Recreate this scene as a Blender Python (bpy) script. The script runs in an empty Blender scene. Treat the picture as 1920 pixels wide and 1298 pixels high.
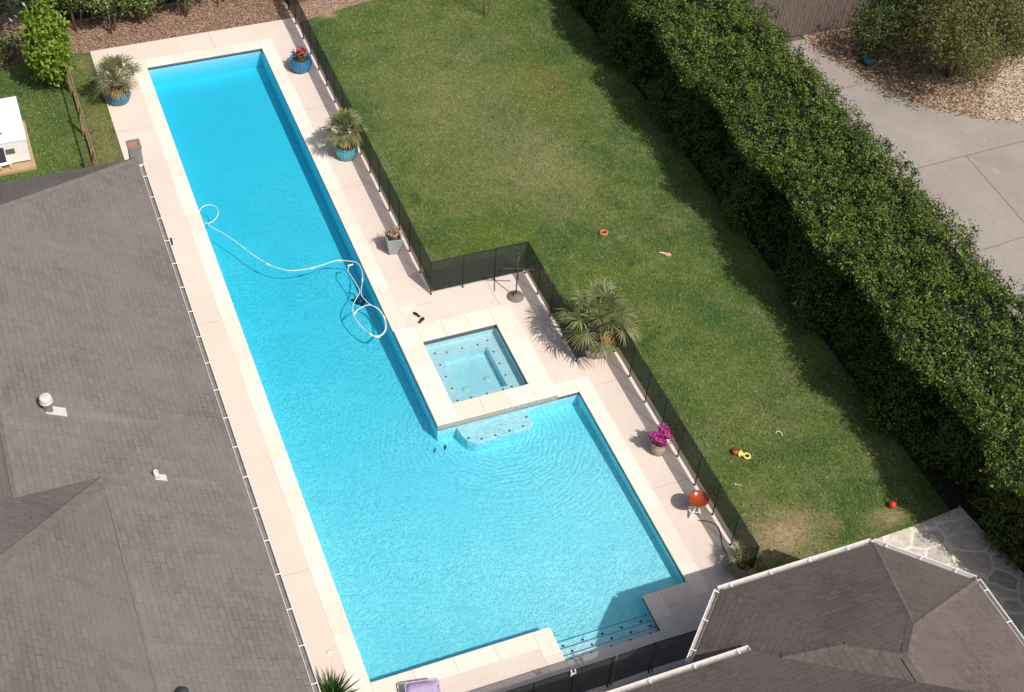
import bpy, bmesh, math, random
import numpy as np
from mathutils import Vector, Matrix

# ------------------------------------------------------------------ camera, world, sun, exposure
scene = bpy.context.scene
COL = scene.collection
R3 = ((0.92891276, -0.36619329, 0.05498691),
      (-0.22812216, -0.68288093, -0.6939985),
      (0.2916871, 0.63212033, -0.71787361))        # rows: right, down, forward of the camera
CP = (-4.50420011, -15.87818272, 27.93009545)
cd = bpy.data.cameras.new('camera')
cd.sensor_width = 36.0
cd.lens = 36.0 * 2644.125 / 1920.0
cd.clip_start = 0.5
cd.clip_end = 800
cam = bpy.data.objects.new('camera', cd)
cam.matrix_world = Matrix(((R3[0][0], -R3[1][0], -R3[2][0], CP[0]),
                           (R3[0][1], -R3[1][1], -R3[2][1], CP[1]),
                           (R3[0][2], -R3[1][2], -R3[2][2], CP[2]),
                           (0, 0, 0, 1)))
COL.objects.link(cam)
scene.camera = cam
SUN = Vector((0.30, -0.76, 1.0)).normalized()       # towards the sun
world = bpy.data.worlds.new('World')
scene.world = world
world.use_nodes = True
wn = world.node_tree.nodes
wl = world.node_tree.links
wn.clear()
sky = wn.new('ShaderNodeTexSky')
sky.sky_type = 'NISHITA'
sky.sun_disc = False
sky.sun_elevation = math.asin(SUN.z)
sky.sun_rotation = math.atan2(SUN.x, SUN.y)
sky.air_density = 1.0
sky.dust_density = 5.0
bg = wn.new('ShaderNodeBackground')
bg.inputs[1].default_value = 0.098
wo = wn.new('ShaderNodeOutputWorld')
wl.new(sky.outputs[0], bg.inputs[0])
wl.new(bg.outputs[0], wo.inputs[0])
sl = bpy.data.lights.new('sun', 'SUN')
sl.energy = 4.3
sl.angle = math.radians(0.55)
sl.color = (1.0, 0.955, 0.89)
so = bpy.data.objects.new('sun', sl)
so.rotation_euler = SUN.to_track_quat('Z', 'Y').to_euler()
so.location = (10, -20, 40)
COL.objects.link(so)
scene.view_settings.view_transform = 'Standard'
scene.view_settings.look = 'None'
scene.view_settings.gamma = 1.0
scene.view_settings.exposure = -0.07
scene.render.engine = 'CYCLES'

rnd = random.Random(7)
rng = np.random.default_rng(11)
TAU = math.tau

# ------------------------------------------------------------------ object helpers
def tag(o, label=None, cat=None, group=None, kind=None):
    if label: o['label'] = label
    if cat: o['category'] = cat
    if group: o['group'] = group
    if kind: o['kind'] = kind
    return o

def thing(name, label, cat, loc=(0, 0, 0), rz=0.0, group=None):
    o = bpy.data.objects.new(name, None)
    o.empty_display_size = 0.2
    o.location = loc
    o.rotation_euler = (0, 0, rz)
    COL.objects.link(o)
    return tag(o, label, cat, group)

class MB:
    """collects vertices and faces for one mesh"""
    def __init__(s):
        s.v = []; s.f = []; s.mi = []; s.uv = None; s.m = 0; s.smooth_from = None; s.sm = []
    def add(s, vs, fs, smooth=False):
        b = len(s.v)
        s.v += [tuple(p) for p in vs]
        for f in fs:
            s.f.append(tuple(b + i for i in f)); s.mi.append(s.m); s.sm.append(smooth)
        return s
    def box(s, x0, x1, y0, y1, z0, z1):
        return s.add([(x0, y0, z0), (x1, y0, z0), (x1, y1, z0), (x0, y1, z0),
                      (x0, y0, z1), (x1, y0, z1), (x1, y1, z1), (x0, y1, z1)],
                     [(3, 2, 1, 0), (4, 5, 6, 7), (0, 1, 5, 4), (1, 2, 6, 5), (2, 3, 7, 6), (3, 0, 4, 7)])
    def bar(s, a, b, w, h, up=(0, 0, 1)):
        a = Vector(a); b = Vector(b); d = (b - a).normalized(); u = Vector(up)
        r = d.cross(u)
        if r.length < 1e-4: r = d.cross(Vector((1, 0, 0)))
        r.normalize(); u = r.cross(d).normalized()
        r *= w / 2; u *= h / 2
        vs = [a - r - u, a + r - u, a + r + u, a - r + u, b - r - u, b + r - u, b + r + u, b - r + u]
        return s.add(vs, [(0, 1, 2, 3), (7, 6, 5, 4), (0, 4, 5, 1), (1, 5, 6, 2), (2, 6, 7, 3), (3, 7, 4, 0)])
    def tube(s, pts, rad, n=8, close=False, cap=True):
        pts = [Vector(p) for p in pts]
        rr = rad if isinstance(rad, (list, tuple)) else [rad] * len(pts)
        m = len(pts); vs = []; fs = []
        prev = None
        for i, p in enumerate(pts):
            if close: t = pts[(i + 1) % m] - pts[i - 1]
            else: t = pts[min(i + 1, m - 1)] - pts[max(i - 1, 0)]
            t.normalize()
            if prev is None:
                a = t.cross(Vector((0, 0, 1)))
                if a.length < 1e-3: a = t.cross(Vector((1, 0, 0)))
            else:
                a = prev - t * prev.dot(t)
            a.normalize(); prev = a
            b = t.cross(a)
            for k in range(n):
                an = TAU * k / n
                vs.append(p + (a * math.cos(an) + b * math.sin(an)) * rr[i])
        for i in range(m if close else m - 1):
            j = (i + 1) % m
            for k in range(n):
                fs.append((i * n + k, i * n + (k + 1) % n, j * n + (k + 1) % n, j * n + k))
        if cap and not close:
            fs.append(tuple(range(n))[::-1]); fs.append(tuple((m - 1) * n + k for k in range(n)))
        return s.add(vs, fs, True)
    def lathe(s, prof, n=24, c=(0, 0, 0), rib=0.0, nrib=0):
        vs = []; fs = []
        for r, z in prof:
            for k in range(n):
                an = TAU * k / n
                q = r * (1 + rib * math.cos(nrib * an)) if rib and r > 0.05 else r
                vs.append((c[0] + q * math.cos(an), c[1] + q * math.sin(an), c[2] + z))
        m = len(prof)
        for i in range(m - 1):
            for k in range(n):
                fs.append((i * n + k, i * n + (k + 1) % n, (i + 1) * n + (k + 1) % n, (i + 1) * n + k))
        if prof[0][0] > 1e-4: fs.append(tuple(range(n))[::-1])
        if prof[-1][0] > 1e-4: fs.append(tuple((m - 1) * n + k for k in range(n)))
        return s.add(vs, fs, True)
    def prism(s, poly, z0, z1):
        n = len(poly)
        a = sum(poly[i][0] * poly[(i + 1) % n][1] - poly[(i + 1) % n][0] * poly[i][1] for i in range(n))
        if a < 0: poly = poly[::-1]
        vs = [(x, y, z0) for x, y in poly] + [(x, y, z1) for x, y in poly]
        fs = [tuple(range(n))[::-1], tuple(range(n, 2 * n))]
        fs += [(i, (i + 1) % n, n + (i + 1) % n, n + i) for i in range(n)]
        return s.add(vs, fs)
    def grid(s, xs, ys, z, inside):
        ids = {}
        def g(x, y):
            if (x, y) not in ids:
                ids[(x, y)] = len(s.v); s.v.append((x, y, z))
            return ids[(x, y)]
        for i in range(len(xs) - 1):
            for j in range(len(ys) - 1):
                if inside((xs[i] + xs[i + 1]) / 2, (ys[j] + ys[j + 1]) / 2):
                    s.f.append((g(xs[i], ys[j]), g(xs[i + 1], ys[j]), g(xs[i + 1], ys[j + 1]), g(xs[i], ys[j + 1])))
                    s.mi.append(s.m); s.sm.append(False)
        return s
    def build(s, name, mats, parent=None, bevel=0.0, loc=None, autosm=False):
        me = bpy.data.meshes.new(name)
        me.from_pydata(s.v, [], s.f)
        if not isinstance(mats, (list, tuple)): mats = [mats]
        for m in mats: me.materials.append(m)
        me.polygons.foreach_set('material_index', s.mi)
        me.polygons.foreach_set('use_smooth', s.sm)
        if s.uv is not None:
            l = me.uv_layers.new(name='UVMap')
            l.data.foreach_set('uv', np.array(s.uv, np.float32).ravel())
        me.update()
        o = bpy.data.objects.new(name, me)
        COL.objects.link(o)
        if parent: o.parent = parent
        if loc: o.location = loc
        if bevel:
            b = o.modifiers.new('bevel', 'BEVEL'); b.width = bevel; b.segments = 2; b.limit_method = 'ANGLE'
            b.angle_limit = math.radians(40)
        return o

def np_mesh(name, verts, nper, mats, parent=None, attrs=None, mi=None):
    """faces of nper vertices each, taken in order from verts (N*nper,3); face attributes rnd"""
    verts = np.ascontiguousarray(verts, np.float32).reshape(-1, 3)
    nf = len(verts) // nper
    me = bpy.data.meshes.new(name)
    me.vertices.add(len(verts)); me.vertices.foreach_set('co', verts.ravel())
    me.loops.add(len(verts)); me.loops.foreach_set('vertex_index', np.arange(len(verts), dtype=np.int32))
    me.polygons.add(nf)
    me.polygons.foreach_set('loop_start', np.arange(0, len(verts), nper, dtype=np.int32))
    me.polygons.foreach_set('loop_total', np.full(nf, nper, np.int32))
    if not isinstance(mats, (list, tuple)): mats = [mats]
    for m in mats: me.materials.append(m)
    if mi is not None: me.polygons.foreach_set('material_index', np.asarray(mi, np.int32))
    for k, a in (attrs or {}).items():
        at = me.attributes.new(k, 'FLOAT', 'FACE'); at.data.foreach_set('value', np.asarray(a, np.float32))
    me.update(calc_edges=True)
    o = bpy.data.objects.new(name, me)
    COL.objects.link(o)
    if parent: o.parent = parent
    return o

def unit(a): return a / np.maximum(np.linalg.norm(a, axis=-1, keepdims=True), 1e-9)

def leaf_quads(c, nrm, ln, wd, jitter=0.7, fold=0.15):
    """diamond leaves at c, roughly facing nrm; ln / wd arrays"""
    n = len(c)
    nn = unit(nrm + rng.normal(size=(n, 3)) * jitter)
    t = unit(np.cross(nn, rng.normal(size=(n, 3))))
    b = np.cross(nn, t)
    ln = np.asarray(ln).reshape(-1, 1) * np.ones((n, 1)); wd = np.asarray(wd).reshape(-1, 1) * np.ones((n, 1))
    p0 = c - t * ln * .5
    p2 = c + t * ln * .5
    m = c + t * ln * .05 + nn * ln * fold
    p1 = m + b * wd * .5
    p3 = m - b * wd * .5
    return np.stack([p0, p1, p2, p3], 1)

# ------------------------------------------------------------------ material helpers
class NT:
    def __init__(s, name, rough=0.8, spec=0.3):
        s.mat = bpy.data.materials.new(name); s.mat.use_nodes = True
        s.n = s.mat.node_tree.nodes; s.l = s.mat.node_tree.links
        s.n.clear()
        s.out = s.n.new('ShaderNodeOutputMaterial')
        s.b = s.n.new('ShaderNodeBsdfPrincipled')
        s.b.inputs['Roughness'].default_value = rough
        s.b.inputs['Specular IOR Level'].default_value = spec
        s.l.new(s.b.outputs[0], s.out.inputs[0])
        s._tc = None
    def node(s, t, **kw):
        x = s.n.new(t)
        for k, v in kw.items(): setattr(x, k, v)
        return x
    def put(s, inp, v):
        if hasattr(v, 'is_output') or isinstance(v, bpy.types.NodeSocket): s.l.new(v, inp)
        else: inp.default_value = v
    def obj(s):
        if not s._tc: s._tc = s.n.new('ShaderNodeTexCoord')
        return s._tc.outputs['Object']
    def uv(s):
        if not s._tc: s._tc = s.n.new('ShaderNodeTexCoord')
        return s._tc.outputs['UV']
    def noise(s, sc, det=3, rough=.55, vec=None, dist=0.0, out=0):
        x = s.n.new('ShaderNodeTexNoise')
        x.inputs['Scale'].default_value = sc; x.inputs['Detail'].default_value = det
        x.inputs['Roughness'].default_value = rough; x.inputs['Distortion'].default_value = dist
        s.l.new(vec or s.obj(), x.inputs['Vector'])
        return x.outputs[out]
    def ramp(s, fac, stops, interp='LINEAR'):
        x = s.n.new('ShaderNodeValToRGB'); x.color_ramp.interpolation = interp
        e = x.color_ramp.elements
        while len(e) < len(stops): e.new(0.5)
        for el, (p, c) in zip(e, stops):
            el.position = p
            el.color = (c, c, c, 1) if isinstance(c, (int, float)) else (*c, 1)
        s.l.new(fac, x.inputs[0]); return x.outputs[0]
    def mix(s, fac, a, b, mode='MIX'):
        x = s.n.new('ShaderNodeMix'); x.data_type = 'RGBA'; x.blend_type = mode
        s.put(x.inputs[0], fac)
        for i, v in ((6, a), (7, b)):
            s.put(x.inputs[i], (*v, 1) if isinstance(v, tuple) and len(v) == 3 else v)
        return x.outputs[2]
    def math(s, op, a, b=0.0, clamp=False):
        x = s.n.new('ShaderNodeMath'); x.operation = op; x.use_clamp = clamp
        s.put(x.inputs[0], a); s.put(x.inputs[1], b); return x.outputs[0]
    def vmath(s, op, a, b):
        x = s.n.new('ShaderNodeVectorMath'); x.operation = op
        s.put(x.inputs[0], a); s.put(x.inputs[1], b); return x.outputs[0]
    def attr(s, name):
        x = s.n.new('ShaderNodeAttribute'); x.attribute_name = name; return x.outputs['Fac']
    def color(s, c):
        s.put(s.b.inputs['Base Color'], (*c, 1) if isinstance(c, tuple) else c); return s
    def bump(s, h, strength=.3, dist=.02):
        x = s.n.new('ShaderNodeBump'); x.inputs['Strength'].default_value = strength
        x.inputs['Distance'].default_value = dist
        s.l.new(h, x.inputs['Height']); s.l.new(x.outputs[0], s.b.inputs['Normal']); return s

def plain(name, c, rough=.6, var=.12, sc=8, metal=0.0, spec=.3):
    t = NT(name, rough, spec)
    f = t.noise(sc, 4)
    t.color(t.mix(f, tuple(max(0, x * (1 - var * 1.6)) for x in c), tuple(min(1, x * (1 + var * 1.6)) for x in c)))
    t.b.inputs['Metallic'].default_value = metal
    t.bump(f, .15, .004)
    return t.mat

# ------------------------------------------------------------------ materials
M = {}
def mat_deck():
    t = NT('deck_concrete', .85, .2)
    a = t.noise(.45, 4, .6); b = t.noise(9, 5, .65); c = t.noise(60, 2)
    col = t.mix(t.ramp(a, [(.3, 0), (.7, 1)]), (.665, .565, .50), (.73, .63, .56))
    col = t.mix(t.ramp(b, [(.35, .35), (.6, 0)]), col, (.60, .50, .42))
    stain = t.ramp(t.noise(1.7, 6, .7, dist=.6), [(.62, 0), (.75, .30)])
    col = t.mix(stain, col, (.52, .43, .37))
    t.color(col); t.bump(c, .25, .004); return t.mat
def mat_coping():
    t = NT('travertine', .7, .25)
    a = t.noise(2.2, 5, .65); b = t.noise(14, 6, .7, dist=.4)
    col = t.mix(t.ramp(a, [(.35, 0), (.7, 1)]), (.78, .725, .64), (.84, .785, .705))
    col = t.mix(t.ramp(b, [(.50, 0), (.66, .55)]), col, (.62, .525, .42))
    pit = t.ramp(t.noise(38, 3, .6), [(.68, 0), (.76, .5)])
    col = t.mix(pit, col, (.42, .33, .26))
    col = t.mix(t.ramp(t.attr('rnd'), [(0, .5), (.45, .08), (1, 0)]), col, (.66, .56, .45))
    t.color(col); t.bump(b, .2, .004); return t.mat
def mat_plaster(name, c0, c1):
    t = NT(name, .8, .15)
    t.color(t.mix(t.noise(3, 4), c0, c1)); return t.mat
def mat_water(name, sc, ring_c=None):
    t = NT(name, .1)
    t.n.remove(t.b)
    # light web of the ripples is put into the tint of the transparent surface
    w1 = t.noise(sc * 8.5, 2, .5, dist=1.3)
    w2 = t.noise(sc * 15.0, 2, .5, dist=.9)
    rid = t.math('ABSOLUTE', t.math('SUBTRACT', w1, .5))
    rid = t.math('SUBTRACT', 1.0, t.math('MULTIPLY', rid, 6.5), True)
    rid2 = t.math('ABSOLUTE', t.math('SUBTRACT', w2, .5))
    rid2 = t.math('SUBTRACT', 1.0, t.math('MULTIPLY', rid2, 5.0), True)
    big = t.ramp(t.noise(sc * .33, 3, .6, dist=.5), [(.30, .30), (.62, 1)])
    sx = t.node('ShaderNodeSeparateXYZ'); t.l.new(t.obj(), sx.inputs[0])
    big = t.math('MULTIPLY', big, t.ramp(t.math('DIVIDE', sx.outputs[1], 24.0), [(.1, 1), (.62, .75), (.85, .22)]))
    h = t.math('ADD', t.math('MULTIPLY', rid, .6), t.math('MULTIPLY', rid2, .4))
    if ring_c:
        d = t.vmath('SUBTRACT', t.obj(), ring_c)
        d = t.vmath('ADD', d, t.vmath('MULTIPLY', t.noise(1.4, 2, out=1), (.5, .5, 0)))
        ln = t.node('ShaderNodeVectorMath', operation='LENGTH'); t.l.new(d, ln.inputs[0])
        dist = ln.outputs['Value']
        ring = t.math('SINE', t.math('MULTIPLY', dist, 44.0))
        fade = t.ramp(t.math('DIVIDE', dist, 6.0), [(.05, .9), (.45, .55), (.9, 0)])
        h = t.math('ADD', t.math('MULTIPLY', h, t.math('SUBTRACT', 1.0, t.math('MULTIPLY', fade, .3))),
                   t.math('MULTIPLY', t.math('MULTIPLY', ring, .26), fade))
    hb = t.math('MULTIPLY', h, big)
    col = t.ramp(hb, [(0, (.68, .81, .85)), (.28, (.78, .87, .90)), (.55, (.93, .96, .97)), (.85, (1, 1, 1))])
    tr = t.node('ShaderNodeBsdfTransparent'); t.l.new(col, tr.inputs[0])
    gl = t.node('ShaderNodeBsdfGlossy'); gl.inputs['Roughness'].default_value = .06
    bp = t.node('ShaderNodeBump'); bp.inputs['Strength'].default_value = .5; bp.inputs['Distance'].default_value = .02
    t.l.new(hb, bp.inputs['Height']); t.l.new(bp.outputs[0], gl.inputs['Normal'])
    fr = t.node('ShaderNodeFresnel'); fr.inputs[0].default_value = 1.33
    t.l.new(bp.outputs[0], fr.inputs['Normal'])
    mx = t.node('ShaderNodeMixShader')
    t.l.new(fr.outputs[0], mx.inputs[0]); t.l.new(tr.outputs[0], mx.inputs[1]); t.l.new(gl.outputs[0], mx.inputs[2])
    t.l.new(mx.outputs[0], t.out.inputs[0])
    return t
def mat_shingle(name, dark, light, washes=()):
    t = NT(name, .9, .2)
    wob = t.vmath('ADD', t.uv(), t.vmath('MULTIPLY', t.noise(1.3, 3, vec=t.uv(), out=1), (.10, .05, 0)))
    def bricks(wd, ms, off):
        br = t.node('ShaderNodeTexBrick'); br.offset = off
        br.inputs['Scale'].default_value = 1.0
        br.inputs['Brick Width'].default_value = wd; br.inputs['Row Height'].default_value = .145
        br.inputs['Mortar Size'].default_value = ms; br.inputs['Mortar Smooth'].default_value = .6
        t.l.new(wob, br.inputs['Vector'])
        return br
    br = bricks(.31, .010, .43); b2 = bricks(.19, .0, .31)
    mid = tuple((a + b) / 2 for a, b in zip(dark, light))
    t.put(br.inputs['Color1'], (*dark, 1)); t.put(br.inputs['Color2'], (*light, 1)); t.put(br.inputs['Mortar'], (*mid, 1))
    t.put(b2.inputs['Color1'], (*mid, 1)); t.put(b2.inputs['Color2'], (*(x * 1.16 for x in light), 1))
    big = t.noise(.45, 4, .6, vec=t.uv()); fine = t.noise(30, 3, .7, vec=t.uv()); med = t.noise(2.6, 4, .65, vec=t.uv())
    strk = t.noise(1.0, 4, .65, vec=t.vmath('MULTIPLY', t.uv(), (4.5, .55, 1)))
    col = t.mix(.42, br.outputs['Color'], b2.outputs['Color'])
    # shadow gaps painted dark into the colour, patchy as on weathered shingles
    gap = t.math('MULTIPLY', br.outputs['Fac'], t.ramp(med, [(.36, .30), (.60, 1.0)]))
    col = t.mix(gap, col, tuple(x * .52 for x in dark))
    col = t.mix(t.ramp(big, [(.32, 0), (.66, .65)]), col, tuple(x * 1.22 for x in light))
    col = t.mix(t.ramp(strk, [(.50, 0), (.74, .30)]), col, tuple(x * .80 for x in dark))
    col = t.mix(t.ramp(strk, [(.26, .16), (.44, 0)]), col, tuple(x * 1.25 for x in light))
    col = t.mix(t.ramp(fine, [(.35, .30), (.6, 0)]), col, tuple(x * .62 for x in dark))
    if washes:
        for (x, y, rx, ry) in washes:      # pale wash marks below the roof vents
            dv = t.vmath('MULTIPLY', t.vmath('SUBTRACT', t.vmath('ADD', t.obj(), t.vmath('MULTIPLY', t.noise(2, 3, out=1), (.3, .12, 0))), (x + .15, y + .06, 0)), (1 / rx, 1 / ry, 0))
            ln = t.node('ShaderNodeVectorMath', operation='LENGTH'); t.l.new(dv, ln.inputs[0])
            col = t.mix(t.ramp(ln.outputs['Value'], [(.2, .28), (1, 0)]), col, tuple(q * 1.5 for q in light))
    t.color(col)
    h = t.math('ADD', t.math('MULTIPLY', gap, -.8), t.math('MULTIPLY', fine, .35))
    t.bump(h, .5, .012); return t.mat
def mat_leaf(name, stops, spec=.35, rough=.45, trans=.25, patch=0.5):
    t = NT(name, rough, spec)
    f = t.math('ADD', t.math('MULTIPLY', t.attr('rnd'), .62), t.math('MULTIPLY', t.noise(patch, 3, .6), .38))
    c = t.ramp(f, stops)
    t.color(c)
    tl = t.node('ShaderNodeBsdfTranslucent')
    t.l.new(t.mix(.35, c, (.22, .30, .04)), tl.inputs[0])
    mx = t.node('ShaderNodeMixShader'); mx.inputs[0].default_value = trans
    t.l.new(t.b.outputs[0], mx.inputs[1]); t.l.new(tl.outputs[0], mx.inputs[2])
    t.l.new(mx.outputs[0], t.out.inputs[0])
    return t.mat
def lawn_color(t):
    """colour of the turf over the ground, shared by the soil sheet and the blades"""
    a = t.noise(.30, 5, .62, dist=.3); b = t.noise(.85, 5, .66, dist=.5); c = t.noise(4.5, 4, .6); d = t.noise(17, 3, .65)
    col = t.mix(t.ramp(a, [(.34, 0), (.64, 1)]), (.052, .120, .030), (.150, .192, .046))
    col = t.mix(t.ramp(b, [(.50, 0), (.66, .68)]), col, (.200, .215, .088))
    col = t.mix(t.ramp(b, [(.34, .75), (.46, 0)]), col, (.036, .098, .026))
    col = t.mix(t.ramp(t.noise(.55, 4, .7, dist=.8), [(.60, 0), (.74, .60)]), col, (.225, .205, .100))
    col = t.mix(t.ramp(c, [(.4, .3), (.62, 0)]), col, (.052, .092, .024))
    # dry worn patch near the patio and along the back edge
    for (x, y, rx, ry, k, c_) in ((9.2, 19.5, 3.6, 6.5, .62, (.225, .235, .098)), (8.0, 12.9, 1.8, 1.5, .75, (.135, .18, .022)), (10.3, 10.0, 1.5, 2.0, .60, (.130, .17, .024)),
                            (12.2, 19.5, 1.4, 3.0, .60, (.165, .185, .035)), (12.5, 20.0, .6, 1.3, .45, (.20, .14, .05)), (10.8, 15.6, 2.0, 3.0, .65, (.25, .24, .115)),
                            (12.0, 4.5, 1.6, 2.6, .35, (.17, .19, .065)), (13.3, 9.5, .7, 2.0, .35, (.17, .20, .05)),
                            (10.9, .55, 1.6, 1.1, .95, (.38, .27, .165)), (6.6, 25.9, .5, .3, .85, (.42, .30, .17)), (13.7, .15, .8, .4, .8, (.34, .255, .155)),
                            (-2.0, 20.5, .55, 3.5, .55, (.30, .24, .12)), (-1.9, 25.5, .5, .9, .55, (.30, .24, .12)), (-4.0, 21, 1.2, 3.0, .5, (.13, .19, .035))):
        dv = t.vmath('MULTIPLY', t.vmath('SUBTRACT', t.obj(), (x, y, 0)), (1 / rx, 1 / ry, 0))
        dv = t.vmath('ADD', dv, t.vmath('MULTIPLY', t.noise(1.6, 5, .75, out=1), (1.5, 1.5, 0)))
        ln = t.node('ShaderNodeVectorMath', operation='LENGTH')
        t.l.new(t.vmath('SUBTRACT', dv, (.75, .75, 0)), ln.inputs[0])
        col = t.mix(t.ramp(ln.outputs['Value'], [(.15, k), (1.15, 0)]), col, c_)
    return col, d
def mat_lawn():
    t = NT('turf_soil', .95, .1)
    col, d = lawn_color(t)
    col = t.mix(t.ramp(d, [(.35, .55), (.6, 0)]), col, (.030, .045, .012))
    t.color(col); t.bump(d, .6, .02); return t.mat
def mat_blade():
    t = NT('grass_blade', .6, .25)
    col, d = lawn_color(t)
    r = t.attr('rnd')
    col = t.mix(t.ramp(r, [(0, .55), (.5, 0)]), col, (.042, .100, .022))
    col = t.mix(t.ramp(r, [(.5, 0), (.93, .45), (1, .8)]), col, (.42, .42, .20))
    t.color(col); return t.mat
def mat_chips(name, stops, sc=30, bump=.9):
    t = NT(name, .9, .15)
    v = t.node('ShaderNodeTexVoronoi'); v.inputs['Scale'].default_value = sc
    t.l.new(t.obj(), v.inputs['Vector'])
    sep = t.node('ShaderNodeSeparateColor'); t.l.new(v.outputs['Color'], sep.inputs[0])
    f = t.math('ADD', t.math('MULTIPLY', sep.outputs[0], .7), t.math('MULTIPLY', t.noise(1.2, 4, .7), .3))
    t.color(t.ramp(f, stops)); t.bump(v.outputs['Distance'], bump, .03); return t.mat
def mat_drive():
    t = NT('drive_concrete', .85, .2)
    a = t.noise(.5, 5, .6); b = t.noise(6, 5, .7); s = t.noise(1.2, 5, .7, dist=.7)
    col = t.mix(t.ramp(a, [(.3, 0), (.7, 1)]), (.285, .252, .226), (.355, .318, .286))
    col = t.mix(t.ramp(b, [(.35, .3), (.6, 0)]), col, (.24, .22, .20))
    col = t.mix(t.ramp(s, [(.58, 0), (.72, .4)]), col, (.44, .42, .395))
    t.color(col); t.bump(b, .2, .004); return t.mat
def mat_flag():
    t = NT('flagstone', .8, .25)
    v = t.node('ShaderNodeTexVoronoi', feature='DISTANCE_TO_EDGE'); v.inputs['Scale'].default_value = 1.35
    v2 = t.node('ShaderNodeTexVoronoi'); v2.inputs['Scale'].default_value = 1.35
    vec = t.vmath('ADD', t.obj(), t.vmath('MULTIPLY', t.noise(1.2, 2, out=1), (.35, .35, 0)))
    t.l.new(vec, v.inputs['Vector']); t.l.new(vec, v2.inputs['Vector'])
    sep = t.node('ShaderNodeSeparateColor'); t.l.new(v2.outputs['Color'], sep.inputs[0])
    st = t.ramp(sep.outputs[0], [(0, (.50, .45, .39)), (.35, (.63, .58, .51)), (.65, (.64, .55, .45)), (1, (.72, .67, .60))])
    st = t.mix(t.ramp(t.noise(5, 5, .7), [(.35, .4), (.62, 0)]), st, (.19, .175, .15))
    grout = t.ramp(v.outputs['Distance'], [(.028, 1), (.05, 0)])
    t.color(t.mix(grout, st, (.76, .70, .61)))
    t.bump(t.ramp(v.outputs['Distance'], [(.02, 0), (.06, 1)]), .35, .012); return t.mat
def mat_board(name, c0, c1):
    t = NT(name, .85, .15)
    n = t.noise(3, 4, .65, vec=t.vmath('MULTIPLY', t.obj(), (6, 6, .7)))
    t.color(t.mix(t.ramp(n, [(.3, 0), (.7, 1)]), c0, c1)); t.bump(n, .3, .005); return t.mat
def mat_mesh():
    t = NT('fence_mesh', .75, .25)
    t.color(t.mix(t.noise(5, 3), (.022, .025, .024), (.038, .042, .040)))
    # open weave: part of every small patch lets light through
    tr = t.node('ShaderNodeBsdfTransparent'); mx = t.node('ShaderNodeMixShader')
    t.put(mx.inputs[0], t.math('ADD', .12, t.math('MULTIPLY', t.noise(2.5, 3), .12)))
    t.l.new(t.b.outputs[0], mx.inputs[1]); t.l.new(tr.outputs[0], mx.inputs[2]); t.l.new(mx.outputs[0], t.out.inputs[0])
    return t.mat
def mat_pot(name, c0, c1, c2):
    t = NT(name, .25, .5)
    a = t.noise(4, 4, .65); b = t.noise(18, 4, .7)
    c = t.mix(t.ramp(a, [(.35, 0), (.65, 1)]), c0, c1)
    t.color(t.mix(t.ramp(b, [(.55, 0), (.72, .6)]), c, c2)); return t.mat

M['deck'] = mat_deck(); M['coping'] = mat_coping()
M['plaster'] = mat_plaster('pool_plaster', (.80, .845, .88), (.85, .89, .92))
M['spa_plaster'] = mat_plaster('spa_plaster', (.64, .78, .82), (.71, .84, .88))
M['tile'] = plain('waterline_tile', (.13, .14, .14), .35, .25, 20)
M['stone_tile'] = plain('spillway_stone', (.36, .33, .30), .55, .3, 12)
M['dot'] = plain('step_tile', (.07, .10, .12), .3, .1)
M['nosing'] = plain('nosing_tile', (.26, .34, .37), .3, .1)
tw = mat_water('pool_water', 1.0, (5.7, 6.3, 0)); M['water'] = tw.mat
va = tw.node('ShaderNodeVolumeAbsorption'); va.inputs['Color'].default_value = (.12, .89, .955, 1); va.inputs['Density'].default_value = 1.45
tw.l.new(va.outputs[0], tw.out.inputs['Volume'])
ts = mat_water('spa_water', 1.5); M['spa_water'] = ts.mat
va = ts.node('ShaderNodeVolumeAbsorption'); va.inputs['Color'].default_value = (.1, .87, .93, 1); va.inputs['Density'].default_value = .36
ts.l.new(va.outputs[0], ts.out.inputs['Volume'])
M['shingle'] = mat_shingle('grey_shingle', (.142, .122, .110), (.204, .180, .164), ((-4.0, 5.75, 1.3, .2), (-2.7, 4.1, .7, .13)))
M['shingle_brown'] = mat_shingle('brown_shingle', (.100, .080, .072), (.152, .124, .112))
M['cap'] = plain('ridge_cap', (.186, .162, .146), .9, .25, 7)
M['cap_brown'] = plain('ridge_cap_brown', (.138, .114, .101), .9, .35, 7)
M['white'] = plain('white_paint', (.80, .78, .75), .4, .05, 3)
M['vent_white'] = plain('weathered_white', (.60, .575, .54), .55, .15, 9)
M['gutter'] = plain('white_gutter', (.72, .70, .67), .45, .08, 3)
M['gutter_floor'] = plain('gutter_inside', (.20, .185, .17), .8, .3, 6)  # brownish grey floor of the left house gutter
M['gutter_floor_pale'] = plain('gutter_inside_pale', (.34, .32, .295), .7, .25, 6)  # paler grey floor for the right house gutters
M['wall'] = plain('brick_wall', (.33, .22, .17), .9, .2, 6)
M['lawn'] = mat_lawn(); M['blade'] = mat_blade()
M['ground'] = plain('bare_ground', (.11, .085, .055), .95, .25, 2)
M['mulch'] = mat_chips('bark_mulch', [(0, (.09, .050, .035)), (.4, (.25, .160, .115)), (.75, (.40, .275, .21)), (1, (.56, .43, .34))], 22)
M['litter'] = mat_chips('leaf_litter', [(0, (.07, .042, .028)), (.4, (.21, .14, .095)), (.7, (.40, .30, .215)), (1, (.64, .54, .42))], 15)
M['gravel'] = mat_chips('pale_gravel', [(0, (.24, .17, .11)), (.4, (.42, .32, .23)), (1, (.62, .52, .42))], 16)
M['soil'] = plain('potting_soil', (.05, .035, .025), .95, .3, 20)
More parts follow.
